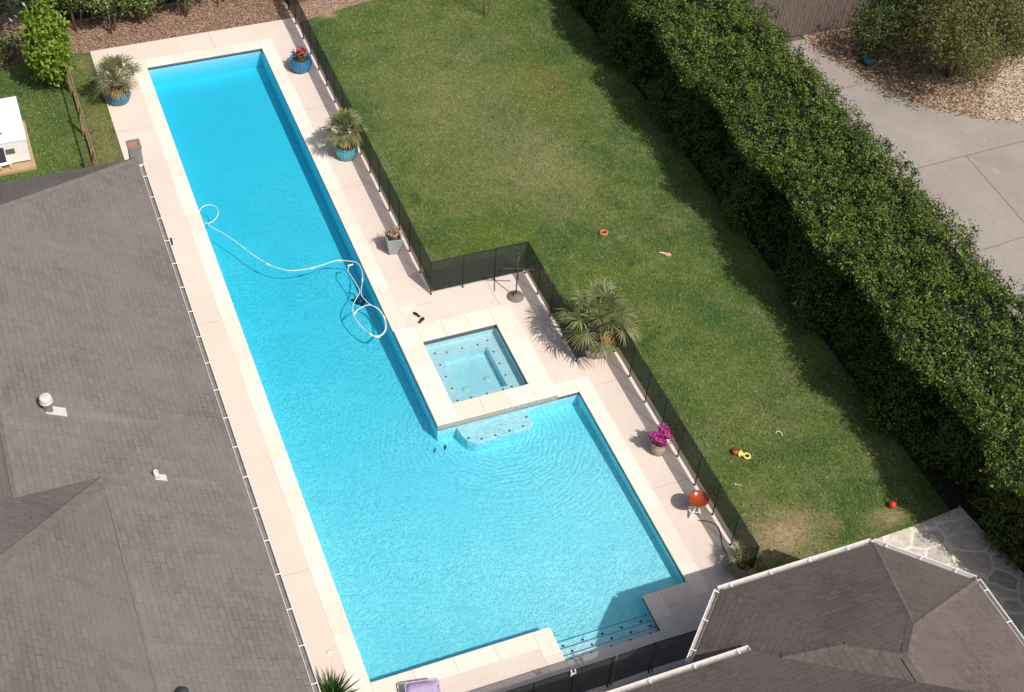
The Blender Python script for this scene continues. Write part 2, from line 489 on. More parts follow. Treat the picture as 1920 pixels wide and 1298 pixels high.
M['hedge_soil'] = plain('hedge_soil', (.024, .026, .013), .95, .4, 9)
M['sand'] = plain('worn_sand', (.42, .30, .17), .95, .15, 6)
M['drive'] = mat_drive(); M['flag'] = mat_flag()
M['board'] = mat_board('grey_boards', (.085, .068, .06), (.17, .138, .12))
M['darkboard'] = mat_board('dark_boards', (.020, .019, .016), (.042, .038, .032))
M['rail'] = mat_board('brown_rail', (.20, .12, .07), (.34, .22, .14))
M['mesh'] = mat_mesh()
M['black'] = plain('black_post', (.016, .018, .018), .5, .2)
M['steel'] = plain('steel_post', (.33, .32, .30), .35, .1, 5, .6)
M['bronze'] = plain('bronze_metal', (.10, .085, .065), .45, .25, 8, .5)
M['stand_base'] = plain('stand_base', (.20, .165, .145), .7, .25, 9)
M['hedge'] = mat_leaf('hedge_leaf', [(.12, (.008, .022, .005)), (.36, (.042, .084, .014)), (.60, (.122, .172, .028)), (.85, (.255, .28, .062))], .3, .45, .2, 2.4)
M['core'] = plain('light_block_core', (.007, .012, .005), .95, .5, 14)  # near-black fill for the solid body added inside the hedge
M['bark'] = plain('bark', (.20, .15, .11), .9, .3, 9)
M['lime'] = mat_leaf('lime_leaf', [(.15, (.07, .15, .014)), (.5, (.21, .32, .034)), (.85, (.38, .50, .075))], .3, .5, .4, 1.2)
M['shrub'] = mat_leaf('shrub_leaf', [(.15, (.04, .075, .016)), (.5, (.125, .175, .044)), (.85, (.26, .31, .10))], .4, .4, .25, 1.2)
M['magnolia'] = mat_leaf('dark_leaf', [(.15, (.010, .022, .006)), (.55, (.030, .055, .013)), (.9, (.14, .18, .06))], .5, .35, .15, 1.0)
M['olive'] = mat_leaf('olive_leaf', [(.12, (.05, .06, .018)), (.5, (.145, .155, .048)), (.88, (.33, .32, .13))], .3, .5, .3, .8)
M['darkshrub'] = mat_leaf('dark_shrub_leaf', [(.12, (.016, .032, .010)), (.5, (.055, .085, .022)), (.9, (.16, .19, .06))], .4, .45, .25, .8)
M['palm'] = mat_leaf('palm_leaf', [(.12, (.07, .088, .03)), (.5, (.20, .22, .09)), (.88, (.42, .42, .22))], .35, .45, .3, 2.5)
M['dead'] = mat_leaf('dry_frond', [(.1, (.13, .08, .03)), (.5, (.30, .20, .085)), (.9, (.45, .34, .17))], .2, .6, .2, 3)
M['yucca'] = mat_leaf('yucca_leaf', [(.12, (.012, .042, .010)), (.5, (.040, .100, .022)), (.9, (.13, .22, .06))], .4, .4, .2, 3)
M['sage'] = mat_leaf('sage_leaf', [(.12, (.09, .12, .09)), (.5, (.19, .235, .175)), (.9, (.34, .38, .29))], .2, .6, .2, 3)
M['pink'] = mat_leaf('pink_petal', [(.1, (.30, .02, .15)), (.5, (.60, .06, .34)), (.9, (.78, .25, .52))], .2, .6, .35, 4)
M['coral'] = mat_leaf('coral_petal', [(.1, (.35, .03, .06)), (.5, (.62, .08, .14)), (.9, (.72, .22, .26))], .2, .6, .35, 4)
M['blush'] = mat_leaf('blush_petal', [(.1, (.22, .16, .08)), (.5, (.52, .36, .25)), (.9, (.72, .56, .44))], .2, .6, .3, 4)
M['rose'] = mat_leaf('rose_petal', [(.1, (.35, .08, .09)), (.9, (.65, .25, .26))], .2, .6, .3, 4)
M['pot_blue'] = mat_pot('blue_glaze', (.015, .12, .27), (.03, .20, .38), (.10, .32, .46))
M['pot_teal'] = mat_pot('teal_glaze', (.05, .27, .33), (.10, .38, .43), (.28, .52, .54))
M['pot_slate'] = mat_pot('slate_blue_glaze', (.03, .12, .19), (.05, .20, .29), (.14, .33, .40))
M['pot_grey'] = plain('grey_planter', (.30, .335, .32), .6, .12, 5)
M['pot_clay'] = plain('pale_clay', (.40, .30, .26), .8, .18, 6)
M['hose'] = plain('white_hose', (.62, .71, .71), .35, .05, 4)
M['orange'] = plain('orange_glaze', (.30, .055, .014), .2, .35, 7, 0, .6)
M['red'] = plain('red_plastic', (.62, .045, .015), .35, .1)
M['yellow'] = plain('yellow_plastic', (.80, .66, .16), .4, .06)
M['cream'] = plain('cream_plastic', (.78, .72, .60), .5, .06)
M['purple'] = mat_board('lilac_fabric', (.40, .33, .52), (.52, .44, .63))
M['rubber'] = plain('dark_rubber', (.025, .035, .025), .6, .2)
M['redhose'] = plain('brown_hose', (.16, .055, .045), .5, .15)
M['terracotta'] = plain('terracotta', (.42, .17, .11), .85, .18, 7)
M['pier'] = plain('grey_render', (.21, .20, .185), .85, .15, 6)
M['joint'] = plain('joint', (.40, .33, .28), .9, .1)
M['crack'] = plain('drive_joint', (.11, .10, .09), .9, .2)
M['vent_dark'] = plain('vent_dark', (.05, .055, .06), .5, .2)
M['leafbrown'] = plain('fallen_leaf', (.05, .055, .03), .7, .2)
M['cleaner'] = plain('cleaner_plastic', (.03, .05, .07), .4, .2)

# ------------------------------------------------------------------ setting: ground, deck, lawns, drive
def sheet(name, poly, z, mat, kind='structure'):
    m = MB(); m.v = [(x, y, z) for x, y in poly]
    a = sum(poly[i][0] * poly[(i + 1) % len(poly)][1] - poly[(i + 1) % len(poly)][0] * poly[i][1] for i in range(len(poly)))
    f = tuple(range(len(poly)))
    m.f = [f if a > 0 else f[::-1]]; m.mi = [0]; m.sm = [False]
    return tag(m.build(name, mat), kind=kind)

POOL = [(0, 0), (4.34, 0), (4.34, -.96), (6.78, -.96), (6.78, .07), (7.96, .07), (7.96, 6.6), (3.93, 6.6), (3.93, 24.63), (0, 24.63)]
def in_pool(x, y):
    return (0 < x < 3.93 and 0 < y < 24.63) or (0 < x < 7.96 and .07 < y < 6.6) or (0 < x < 6.78 and 0 < y < .08) or (4.34 < x < 6.78 and -.96 < y < .08)
def in_spa(x, y): return 3.93 < x < 7.32 and 6.6 < y < 10.2

g = MB(); g.grid([-400, -.2, 8.1, 400], [-400, -1.1, 24.8, 400], -.08, lambda x, y: not (-.2 < x < 8.1 and -1.1 < y < 24.8))
tag(g.build('ground', M['ground']), kind='structure')

W = .42       # coping width
def in_cop(x, y):
    if in_pool(x, y) or in_spa(x, y): return False
    for dx in (-W, 0, W):
        for dy in (-W, 0, W):
            if in_pool(x + dx * .999, y + dy * .999): return True
    return False
xs = sorted({-2.3, -1.6, -W, 0, 3.93, 3.93 + W, 4.34, 4.34 - W, 6.78, 6.78 + W, 7.96, 7.96 + W, 5.52, 8.42, 9.64, 7.32, 8.385, 9.9, -1.1})
ys = sorted({-3.4, -2.75, -.96 - W, -.96, 0 - W, 0, .07, .07 - W, 6.6, 6.6 + W, 10.2, 11.46, 7.75, 24.63, 24.63 + W, 26.05, 16.1, -9.0, -1.72})
def in_deck(x, y):
    if in_pool(x, y) or in_cop(x, y) or in_spa(x, y): return False
    if -2.3 < x < -1.6: return y < 16.1
    if y > 11.46: return -1.6 < x < 5.52 and y < 26.05
    if y > 7.75: return -1.6 < x < 8.42
    if y > -2.75: return -1.6 < x < 9.64
    return -1.6 < x < 5.52
dk = MB(); dk.grid(xs, ys, -.006, in_deck)
# visible rim of the slab
tag(dk.build('pool_deck', M['deck']), kind='structure')
jt = MB()
for x0, x1, y0, y1 in ((-1.59, -W, 21.4, 21.412), (-1.59, -W, 12.2, 12.212), (-1.59, -W, 3.4, 3.412), (4.36, 5.5, 16.6, 16.612), (4.36, 5.5, 20.8, 20.812),
                       (4.36, 5.4, 11.05, 11.062), (7.1, 7.112, 10.2, 11.3), (8.4, 9.6, 6.62, 6.632), (8.4, 9.6, 2.9, 2.912), (6.1, 6.112, -1.7, -1.4), (2.4, 2.412, 25.06, 26.04)):
    jt.add([(x0, y0, -.002), (x1, y0, -.002), (x1, y1, -.002), (x0, y1, -.002)], [(0, 1, 2, 3)])
tag(jt.build('deck_joints', M['joint']), kind='structure')

LAWN = [(5.52, 11.46), (8.42, 11.46), (8.42, 7.75), (9.64, 7.75), (9.64, -.36), (15.3, -.30), (15.3, 27.4), (7.6, 26.25), (5.52, 25.75)]
sheet('lawn', LAWN, -.03, M['lawn'])
YARD = [(-30, 16.3), (-1.6, 16.3), (-1.6, 26.0), (-1.95, 26.1), (-3.4, 26.4), (-4.0, 26.15), (-5, 25.9), (-30, 25.5)]
sheet('side_lawn', YARD, -.034, M['lawn'])
sheet('mulch_bed', [(-30, 25.5), (-5, 25.9), (-4.0, 26.15), (-3.4, 26.4), (-1.95, 25.9), (-1.75, 25.2), (-1.6, 26.05), (5.52, 26.05), (5.52, 25.75), (7.6, 26.25), (15.3, 27.4), (15.3, 60), (-30, 60)], -.052, M['mulch'])
sheet('hedge_bed', [(15.3, -30), (19.4, -30), (19.4, 60), (15.3, 60), (15.3, -.3)], -.045, M['hedge_soil'])
sheet('driveway', [(19.2, -40), (80, -40), (80, 9), (27.2, 13.0), (25.9, 13.6), (24.7, 14.4), (24.0, 15.3), (23.5, 16.25), (23.0, 17.25), (22.6, 18.3), (22.4, 19.6), (19.2, 19.6)], -.03, M['drive'])
sheet('leaf_litter_bed', [(80, 9), (27.2, 13.0), (25.9, 13.6), (24.7, 14.4), (24.0, 15.3), (23.5, 16.25), (23.0, 17.25), (22.6, 18.3), (22.4, 19.6), (22.4, 40), (80, 40)], -.04, M['litter'])
sheet('gravel_patch', [(25.85, 13.68), (26.2, 14.2), (27.0, 15.0), (28.2, 15.8), (30, 16.5), (50, 14), (50, 11), (27.2, 13.05)], -.034, M['gravel'])
cr = MB()
def strip(m, a, b, w, z):
    a = Vector((a[0], a[1], 0)); b = Vector((b[0], b[1], 0)); d = (b - a).normalized(); r = Vector((-d.y, d.x, 0)) * w / 2
    m.add([(*(a - r).xy, z), (*(b - r).xy, z), (*(b + r).xy, z), (*(a + r).xy, z)], [(0, 1, 2, 3)])
for a, b in (((19.3, 11.9), (24.15, 12.07)), ((24.15, 12.07), (30, 12.25)), ((24.15, 12.07), (23.75, 4)), ((19.3, 7.8), (30, 8.5)), ((19.3, 16.4), (23.0, 16.6)), ((19.3, 3.5), (30, 4.2))):
    strip(cr, a, b, .022, -.026)
tag(cr.build('driveway_joints', M['crack']), kind='structure')
sheet('flagstone_path', [(10.3, -.42), (11.8, -.36), (14.1, -.30), (15.62, -.18), (15.95, -2.6), (16.3, -9), (9, -9), (9, -.9)], -.02, M['flag'])

# turf blades: one mesh per lawn, far too many to count
def turf(name, x0, x1, y0, y1, inside, n, dry=()):
    p = rng.uniform((x0, y0), (x1, y1), (n, 2))
    p = p[inside(p[:, 0], p[:, 1])]
    n = len(p)
    # clumping: thin out some spots
    keep = rng.random(n) < .55 + .45 * (np.sin(p[:, 0] * 2.3 + np.sin(p[:, 1] * 1.7) * 2) * np.sin(p[:, 1] * 2.9 + np.sin(p[:, 0] * 1.3) * 2) > -.3)
    for (x, y, rx, ry, k) in dry:
        e = ((p[:, 0] - x) / rx) ** 2 + ((p[:, 1] - y) / ry) ** 2
        keep &= rng.random(n) < np.clip(k + (1 - k) * (e * rng.uniform(.6, 1.6, n) - .35), 0, 1)
    p = p[keep]; n = len(p)
    an = rng.uniform(0, TAU, n); h = rng.uniform(.018, .055, n); w = rng.uniform(.006, .014, n)
    ln = rng.normal(0, .028, (n, 2))
    base = np.stack([p[:, 0], p[:, 1], np.full(n, -.03)], 1)
    dx = np.stack([np.cos(an) * w, np.sin(an) * w, np.zeros(n)], 1)
    tip = base + np.stack([ln[:, 0], ln[:, 1], h], 1)
    o = np_mesh(name, np.stack([base - dx, base + dx, tip], 1), 3, M['blade'], attrs={'rnd': rng.random(n)})
    return tag(o, 'short mown turf blades over the yard' if 'side' not in name else 'short mown turf blades in the side yard', 'grass', kind='stuff')
def in_lawn(x, y):
    a = (y > 11.46) & (x > 5.53) & (y < 25.75 + (x - 5.5) * .2)
    b = (y > 7.75) & (y <= 11.46) & (x > 8.43)
    c = (y > -.33) & (y <= 7.75) & (x > 9.66)
    return (a | b | c) & (x < 15.28 + rng.normal(0, .10, x.shape))
turf('grass', 5.5, 15.3, -.4, 27.5, in_lawn, 330000, ((10.9, .55, 1.2, .8, .25), (6.6, 25.9, .65, .3, .02), (13.7, .15, .7, .4, .3)))
turf('side_grass', -6, -1.62, 16.3, 26.3, lambda x, y: ((y < 25.2) | (x < -2.2)) & ~((x < -4.15) & (y > 20.2) & (y < 22.8)) & (y < 25.9 + (x + 5) * .15), 70000)

# ------------------------------------------------------------------ pool
def facerand(o):
    me = o.data; n = len(me.polygons)
    at = me.attributes.new('rnd', 'FLOAT', 'FACE')
    v = np.repeat(rng.random(n // 6 + 1), 6)[:n]
    at.data.foreach_set('value', v.astype(np.float32)); return o
pool = thing('swimming_pool', 'long blue lap pool with a wide shallow end and pale stone coping', 'swimming pool')
WZ = -.10     # water level

def depth(x, y):
    u = min(1, max(0, (y - 1) / 14)); d = .50 + .36 * u * u * (3 - 2 * u)
    d -= .10 * min(1, max(0, (x - 1.5) / 5))
    return d
b = MB()
bx = [0, .12, 1.3, 2.6, 3.81, 3.93, 4.34, 5.2, 6.0, 6.78, 7.84, 7.96]
by = [-.96, -.5, 0, .07] + [1 + .5 * i for i in range(12)] + [6.6] + [7 + .5 * i for i in range(35)] + [24.63]
ids = {}
def vid(x, y):
    if (x, y) not in ids:
        # floor coved up a little where it meets the walls
        ids[(x, y)] = len(b.v); b.v.append((x, y, -depth(x, y)))
    return ids[(x, y)]
for i in range(len(bx) - 1):
    for j in range(len(by) - 1):
        if in_pool((bx[i] + bx[i + 1]) / 2, (by[j] + by[j + 1]) / 2):
            b.f.append((vid(bx[i], by[j]), vid(bx[i + 1], by[j]), vid(bx[i + 1], by[j + 1]), vid(bx[i], by[j + 1])))
            b.mi.append(0); b.sm.append(True)
n = len(POOL)
for i in range(n):
    (x0, y0), (x1, y1) = POOL[i], POOL[(i + 1) % n]
    b.add([(x0, y0, -1.2), (x1, y1, -1.2), (x1, y1, -.05), (x0, y0, -.05)], [(0, 3, 2, 1)])
b.build('basin', M['plaster'], pool)
# dark waterline band just proud of the wall
tb = MB()
cx, cy = 4, 6
for i in range(n):
    (x0, y0), (x1, y1) = POOL[i], POOL[(i + 1) % n]
    dx, dy = x1 - x0, y1 - y0; l = math.hypot(dx, dy); nx, ny = -dy / l, dx / l      # inward for ccw order
    e = .006
    tb.add([(x0 + nx * e, y0 + ny * e, -.155), (x1 + nx * e, y1 + ny * e, -.155), (x1 + nx * e, y1 + ny * e, -.045), (x0 + nx * e, y0 + ny * e, -.045)], [(0, 1, 2, 3)])
tb.build('waterline_tile', M['tile'], pool)
# coping slabs
cp = MB()
def slabs(x0, x1, y0, y1, along, ln=.92, z0=-.05, z1=.0):
    a0, a1 = (x0, x1) if along == 'x' else (y0, y1)
    k = max(1, round((a1 - a0) / ln)); st = (a1 - a0) / k; gp = .0015
    for i in range(k):
        p, q = a0 + i * st + gp, a0 + (i + 1) * st - gp
        if along == 'x': cp.box(p, q, y0, y1, z0, z1)
        else: cp.box(x0, x1, p, q, z0, z1)
o_ = -.018     # slight overhang above the water
slabs(-W, 0 - o_, -W, 24.63 + W, 'y')
slabs(-o_ + .001, 3.93 + o_, 24.63 + o_, 24.63 + W, 'x')
slabs(3.93 + o_, 3.93 + W, 10.2, 24.63 + W, 'y')
slabs(7.325, 7.96 + o_, 6.6 + o_, 6.6 + W, 'x', .64)
slabs(7.96 + o_, 7.96 + W, .07 - W, 6.6 + W, 'y')
slabs(6.78 + W + .001, 7.96 + o_ - .001, .07 - W, .07 - o_, 'x')
slabs(6.78 + o_, 6.78 + W, -.96 - W, .07 - o_, 'y', .72)
slabs(4.34 - o_, 6.78 + o_ - .001, -.96 - W, -.96 - o_, 'x', .8)
slabs(4.34 - W, 4.34 - o_ - .001, -.96 - W, 0 - o_, 'y', .7)
slabs(-o_ + .001, 4.34 - W - .001, -W, -o_, 'x')
facerand(cp.build('coping', M['coping'], pool, bevel=.008))
# entry steps in the recess at the near end; each with its row of dark marker tiles
for k, (y0, zt) in enumerate(((-.96, -.17), (-.72, -.26), (-.48, -.35), (-.24, -.44))):
    s = MB(); s.box(4.342, 6.778, y0 + .001, y0 + .24, -.62, zt)
    st = s.build('step', M['plaster'], pool, bevel=.012)
    d = MB()
    d.box(4.345, 6.775, y0 + .226, y0 + .243, zt - .02, zt + .003)
    d.build('step_nosing', M['nosing'], st)
    if k < 3:
        for i in range(5):
            d = MB(); x = 4.56 + i * .5 + (.12 if k % 2 else 0)
            if x > 6.7: continue
            d.lathe([(.034, 0), (.034, .006)], 10, (x, y0 + .11, zt))
            d.build('marker_tile', M['dot'], st)
# underwater bench below the spillway
bn = MB()
arc = [(4.45, 6.59), (4.47, 6.30), (4.56, 6.05), (4.74, 5.90), (6.24, 5.93), (6.38, 6.0), (6.44, 6.15), (6.45, 6.59)]
bn.prism(arc, -.6, -.19)
bo = bn.build('bench', M['spa_plaster'], pool, bevel=.02)
for x, y in ((4.62, 6.14), (4.93, 6.0), (5.32, 6.0), (5.72, 6.02), (6.12, 6.06), (6.32, 6.32)):
    d = MB(); d.lathe([(.032, 0), (.032, .006)], 10, (x, y, -.19)); d.build('marker_tile', M['dot'], bo)
# skimmer lid set in the deck
sk = MB(); sk.box(4.36, 4.84, 10.78, 11.32, -.05, .001); sk.m = 1
sk.lathe([(.13, 0), (.13, .006), (.11, .009)], 24, (4.6, 11.06, .001))
sk.build('skimmer_lid', [M['coping'], M['cream']], pool, bevel=.004)
# drain covers in the deck
for x, y in ((-.62, 1.05), (1.3, 25.4)):
    d = MB(); d.lathe([(.075, 0), (.075, .006), (.05, .008)], 16, (x, y, -.006)); d.build('drain_cover', M['cream'], pool)

def water(name, poly, zt, zb, mat):
    m = MB(); m.prism(poly, zb, zt); return tag(m.build(name, mat), kind='structure')
def grow(poly, e):
    out = []; n = len(poly)
    for i in range(n):
        p0, p1, p2 = poly[i - 1], poly[i], poly[(i + 1) % n]
        def nr(a, c):
            l = math.hypot(c[0] - a[0], c[1] - a[1]); return ((c[1] - a[1]) / l, -(c[0] - a[0]) / l)
        n1, n2 = nr(p0, p1), nr(p1, p2)
        out.append((p1[0] + (n1[0] + n2[0]) * e, p1[1] + (n1[1] + n2[1]) * e))
    return out
water('pool_water', grow(POOL, .01), WZ, -1.0, M['water'])

# ------------------------------------------------------------------ raised spa
ST = .10
spa = thing('hot_tub', 'raised square spa with pale stone rim and bench seats beside the lap pool', 'hot tub', (5.62, 8.4, 0))
def sp(m, *a, **k):
    o = m.build(*a, **k); o.location = (-5.62, -8.4, 0); return o
m = MB()
X0, X1, Y0, Y1 = 4.52, 6.72, 7.16, 9.6
m.box(3.932, X0, 6.602, 10.2, -1.2, ST - .05); m.box(X1, 7.32, 6.602, 10.2, -1.2, ST - .05)
m.box(X0, X1, 6.602, Y0, -1.2, ST - .05); m.box(X0, X1, Y1, 10.2, -1.2, ST - .05)
m.box(X0, X1, Y0, Y1, -1.1, -.53)
sp(m, 'basin', M['spa_plaster'], spa)
m = MB(); cp = m
slabs(3.91, X0 + .015, 6.58, 10.22, 'y', .8, ST - .05, ST)
slabs(X1 - .015, 7.34, 6.58, 10.22, 'y', .8, ST - .05, ST)
slabs(X0 + .016, X1 - .016, 6.58, Y0 + .015, 'x', .75, ST - .05, ST)
slabs(X0 + .016, X1 - .016, Y1 - .015, 10.22, 'x', .75, ST - .05, ST)
facerand(sp(m, 'coping', M['coping'], spa, bevel=.008))
m = MB()
m.box(3.922, 3.931, 6.594, 10.2, -.16, ST - .051)
m.box(3.922, 7.325, 6.592, 6.601, -.16, ST - .051)
m.box(7.321, 7.328, 7.03, 10.2, -.02, ST - .051)
m.box(3.94, 7.32, 10.201, 10.208, -.02, ST - .051)
sp(m, 'stone_facing', M['stone_tile'], spa)
m = MB()
e = .005
m.add([(X0 + e, Y0, -.10), (X0 + e, Y1, -.10), (X0 + e, Y1, ST - .05), (X0 + e, Y0, ST - .05)], [(0, 1, 2, 3)])
m.add([(X1 - e, Y0, -.10), (X1 - e, Y1, -.10), (X1 - e, Y1, ST - .05), (X1 - e, Y0, ST - .05)], [(3, 2, 1, 0)])
m.add([(X0, Y1 - e, -.10), (X1, Y1 - e, -.10), (X1, Y1 - e, ST - .05), (X0, Y1 - e, ST - .05)], [(0, 1, 2, 3)])
sp(m, 'waterline_tile', M['tile'], spa)
m = MB(); bw = .44; zb = -.26
m.box(X0, X0 + bw, Y0, Y1, -.6, zb); m.box(X1 - bw, X1, Y0, Y1, -.6, zb)
m.box(X0 + bw, X1 - bw, Y0, Y0 + bw, -.6, zb); m.box(X0 + bw, X1 - bw, Y1 - bw, Y1, -.6, zb)
bench = sp(m, 'bench', M['spa_plaster'], spa)
marks = [(X0 + .3, Y0 + .36 + i * .46) for i in range(5)] + [(X1 - .34, Y0 + .36 + i * .46) for i in range(5)]
marks += [(X0 + .68 + i * .46, Y0 + .34) for i in range(3)] + [(X0 + .62 + i * .46, Y1 - .30) for i in range(3)]
for x, y in marks:
    d = MB(); d.lathe([(.03, 0), (.03, .005)], 10, (x, y, zb)); d.build('marker_tile', M['dot'], bench)
for x, y in ((5.25, 8.05), (5.95, 8.2)):
    d = MB(); d.lathe([(.10, 0), (.10, .02), (.07, .03)], 18, (x, y, -.53)); sp(d, 'floor_drain', M['white'], spa)
water('spa_water', [(X0 - .01, Y0 - .01), (X1 + .01, Y0 - .01), (X1 + .01, Y1 + .01), (X0 - .01, Y1 + .01)], .0, -.9, M['spa_water'])

# ------------------------------------------------------------------ roofs and houses
class Roof(MB):
    def __init__(s): super().__init__(); s.uv = []
    def face(s, pts, ed):
        """roof plane with shingle courses running along the eave direction ed"""
        pts = [Vector(p) for p in pts]
        nrm = (pts[1] - pts[0]).cross(pts[2] - pts[0])
        if nrm.z < 0: pts = pts[::-1]; nrm = -nrm
        nrm.normalize(); e = Vector(ed); e = (e - nrm * e.dot(nrm)).normalized(); u = nrm.cross(e)
        b = len(s.v); s.v += [tuple(p) for p in pts]
        s.f.append(tuple(range(b, b + len(pts)))); s.mi.append(0); s.sm.append(False)
        s.uv += [(p.dot(e) + 50, p.dot(u) + 50) for p in pts]
        return s
def caps(m, a, b, w=.27, st=.30, lift=.012):
    """overlapping cap shingles along a ridge or hip"""
    a = Vector(a); b = Vector(b); L = (b - a).length; d = (b - a) / L; k = int(L / st)
    for i in range(k):
        p = a + d * i * st; q = a + d * min(L, (i + 1) * st + .04)
        r = d.cross(Vector((0, 0, 1))).normalized() * w / 2
        up = r.cross(d).normalized(); 
        if up.z < 0: up = -up
        j = rnd.uniform(-.004, .004)
        dn = Vector((0, 0, -w * .21))
        p0 = p + up * (lift + .005 + j); q0 = q + up * (lift + j)
        m.add([p0 - r + dn, p0, p0 + r + dn, q0 - r + dn, q0, q0 + r + dn], [(0, 1, 4, 3), (1, 2, 5, 4), (0, 3, 5, 2), (0, 2, 1), (3, 4, 5)])
def gutter(parent, a, b, out, w=.125, h=.11, step=.95, lip=.02, inner='gutter_floor'):
    a = Vector(a); b = Vector(b); o = Vector((out[0], out[1], 0)).normalized(); d = (b - a).normalized()
    m = MB(); t = .012; up = Vector((0, 0, 1))
    def slab(p, wd, ht): m.bar(a + p, b + p, wd, ht)
    slab(o * (t / 2) - up * h / 2, t, h)
    slab(o * (w - lip / 2 + .012) - up * (h / 2 - .006), lip, h)
    m.m = 1; slab(o * (w / 2) - up * (h - .03), w - 2 * t - .002, t); m.m = 0
    for p in (a, b): m.bar(p + o * t - up * h / 2, p + o * w - up * h / 2, .01, h - .004)
    g = m.build('gutter', [M['gutter'], M[inner]], parent)
    L = (b - a).length; k = int(L / step)
    for i in range(k + 1):
        p = a + d * min(L - .05, .3 + i * step)
        q = MB(); q.bar(p - o * .02 + up * .008, p + o * (w + .006) + up * .008, .022, .012)
        q.bar(p + o * (w + .01) + up * .014, p + o * (w + .01) - up * .04, .028, .008)
        q.build('gutter_hanger', M['white'], g)
    return g

ZE = 2.75
hl = thing('house', 'house along the long side of the pool under a broad grey shingle hip roof', 'house')
EX, EY, PT = -1.55, 16.42, .6
RX = -6.12; RZ = ZE + PT * (EX - RX); HY = EY - (EX - RX)
r = Roof()
r.face([(EX, -14, ZE), (EX, EY, ZE), (RX, HY, RZ), (RX, -14, RZ)], (0, 1, 0))
r.face([(EX, EY, ZE), (2 * RX - EX, EY, ZE), (RX, HY, RZ)], (1, 0, 0))
r.face([(RX, HY, RZ), (2 * RX - EX, EY, ZE), (2 * RX - EX, -14, ZE), (RX, -14, RZ)], (0, 1, 0))
r.build('roof', M['shingle'], hl)
P0 = Vector((-4.5, 3.91, ZE + PT * (EX + 4.5) + .01))
hip = Vector((-1, -1.53, 1.1)); val = Vector((-1.62, -.79, .975))
r = Roof()
Q = P0 + hip * 2.7
r.face([P0, Q, (Q.x, -14, Q.z), (-4.42, -14, P0.z)], (0, 1, 0))
r.face([P0, Q, P0 + val * 1.75], (1, 0, 0))
up_ = r.build('upper_roof', M['shingle'], hl)
for p_, q_, w_ in (((EX, EY, ZE), (RX, HY, RZ), .27), ((RX, HY, RZ), (RX, -2, RZ), .2), (P0, Q, .34)):
    m = MB(); caps(m, p_, q_, w_); m.build('ridge_cap', M['cap'], hl)
m = MB(); strip(m, (-4.475, 3.4), (-4.40, -6), .035, 0)
m.v = [(x, y, ZE + PT * (EX - x) + .022) for x, y, z in m.v]
m.build('valley_flashing', M['cap'], hl)
gutter(hl, (EX, -8, ZE - .012), (EX, 16.12, ZE - .012), (1, 0), step=.93)
m = MB(); m.box(EX - .05, EX - .004, -14, EY - .02, ZE - .22, ZE - .02); m.box(-10.6, EX - .06, EY - .06, EY - .02, ZE - .22, ZE - .02)
m.build('fascia', M['white'], hl)
m = MB(); m.box(-10.2, -2.12, -14, 15.9, -.07, ZE - .23); m.build('wall', M['wall'], hl)
m = MB(); m.box(-10.6, EX - .06, -14, EY - .07, ZE - .228, ZE - .20); m.build('soffit', M['white'], hl)
m = MB(); m.lathe([(.032, 0), (.032, .22), (.02, .24)], 10, (-1.36, 12.9, 2.45)); m.build('wall_lamp', M['vent_dark'], hl)
def onroof(x, y): return ZE + PT * (EX - x)
# roof vents rise out of the house roof, fixed to it
def flash(m, x, y, w, l):
    m.add([(x - w, y - l, onroof(x - w, y) + .012), (x + w, y - l, onroof(x + w, y) + .012), (x + w, y + l, onroof(x + w, y) + .012), (x - w, y + l, onroof(x - w, y) + .012)], [(0, 1, 2, 3)])
vx, vy = -5.22, 5.72
m = MB(); z = onroof(vx, vy); flash(m, vx + .14, vy, .20, .13)
m.lathe([(.09, -.05), (.09, .26), (.11, .27), (.125, .28), (.13, .30), (.13, .40), (.12, .425), (.10, .435), (0, .44)], 26, (vx, vy, z))
m.lathe([(.14, .275), (.14, .30), (.131, .301)], 26, (vx, vy, z))
m.build('roof_vent', M['vent_white'], hl)
vx, vy = -3.40, 4.1
m = MB(); z = onroof(vx, vy); flash(m, vx + .08, vy, .12, .09); m.lathe([(.055, -.05), (.055, .20), (.04, .20), (.04, .05)], 14, (vx, vy, z))
m.build('vent_pipe', M['vent_white'], hl)
vx, vy = -4.02, -1.52
m = MB(); z = onroof(vx, vy); flash(m, vx, vy, .13, .13); m.lathe([(.10, -.05), (.10, .10), (.13, .11), (.12, .18), (.06, .22), (0, .23)], 18, (vx, vy, z))
m.build('dome_vent', M['vent_dark'], hl)
# square rendered pier with a terracotta top at the roof corner
t = thing('chimney_pier', 'small square grey pier with a terracotta top at the back corner of the grey roof', 'pier', (-1.56, 16.62, 0))
m = MB(); m.box(-.17, .17, -.17, .17, -.07, 3.02); m.build('shaft', M['pier'], t, bevel=.01)
m = MB()
for a in ((-.19, .19, .13, .19), (-.19, .19, -.19, -.13), (-.19, -.13, -.13, .13), (.13, .19, -.13, .13)): m.box(*a, 3.021, 3.10)
m.build('rim', M['pier'], t)
m = MB(); m.box(-.129, .129, -.129, .129, 3.021, 3.06); m.build('top', M['terracotta'], t)

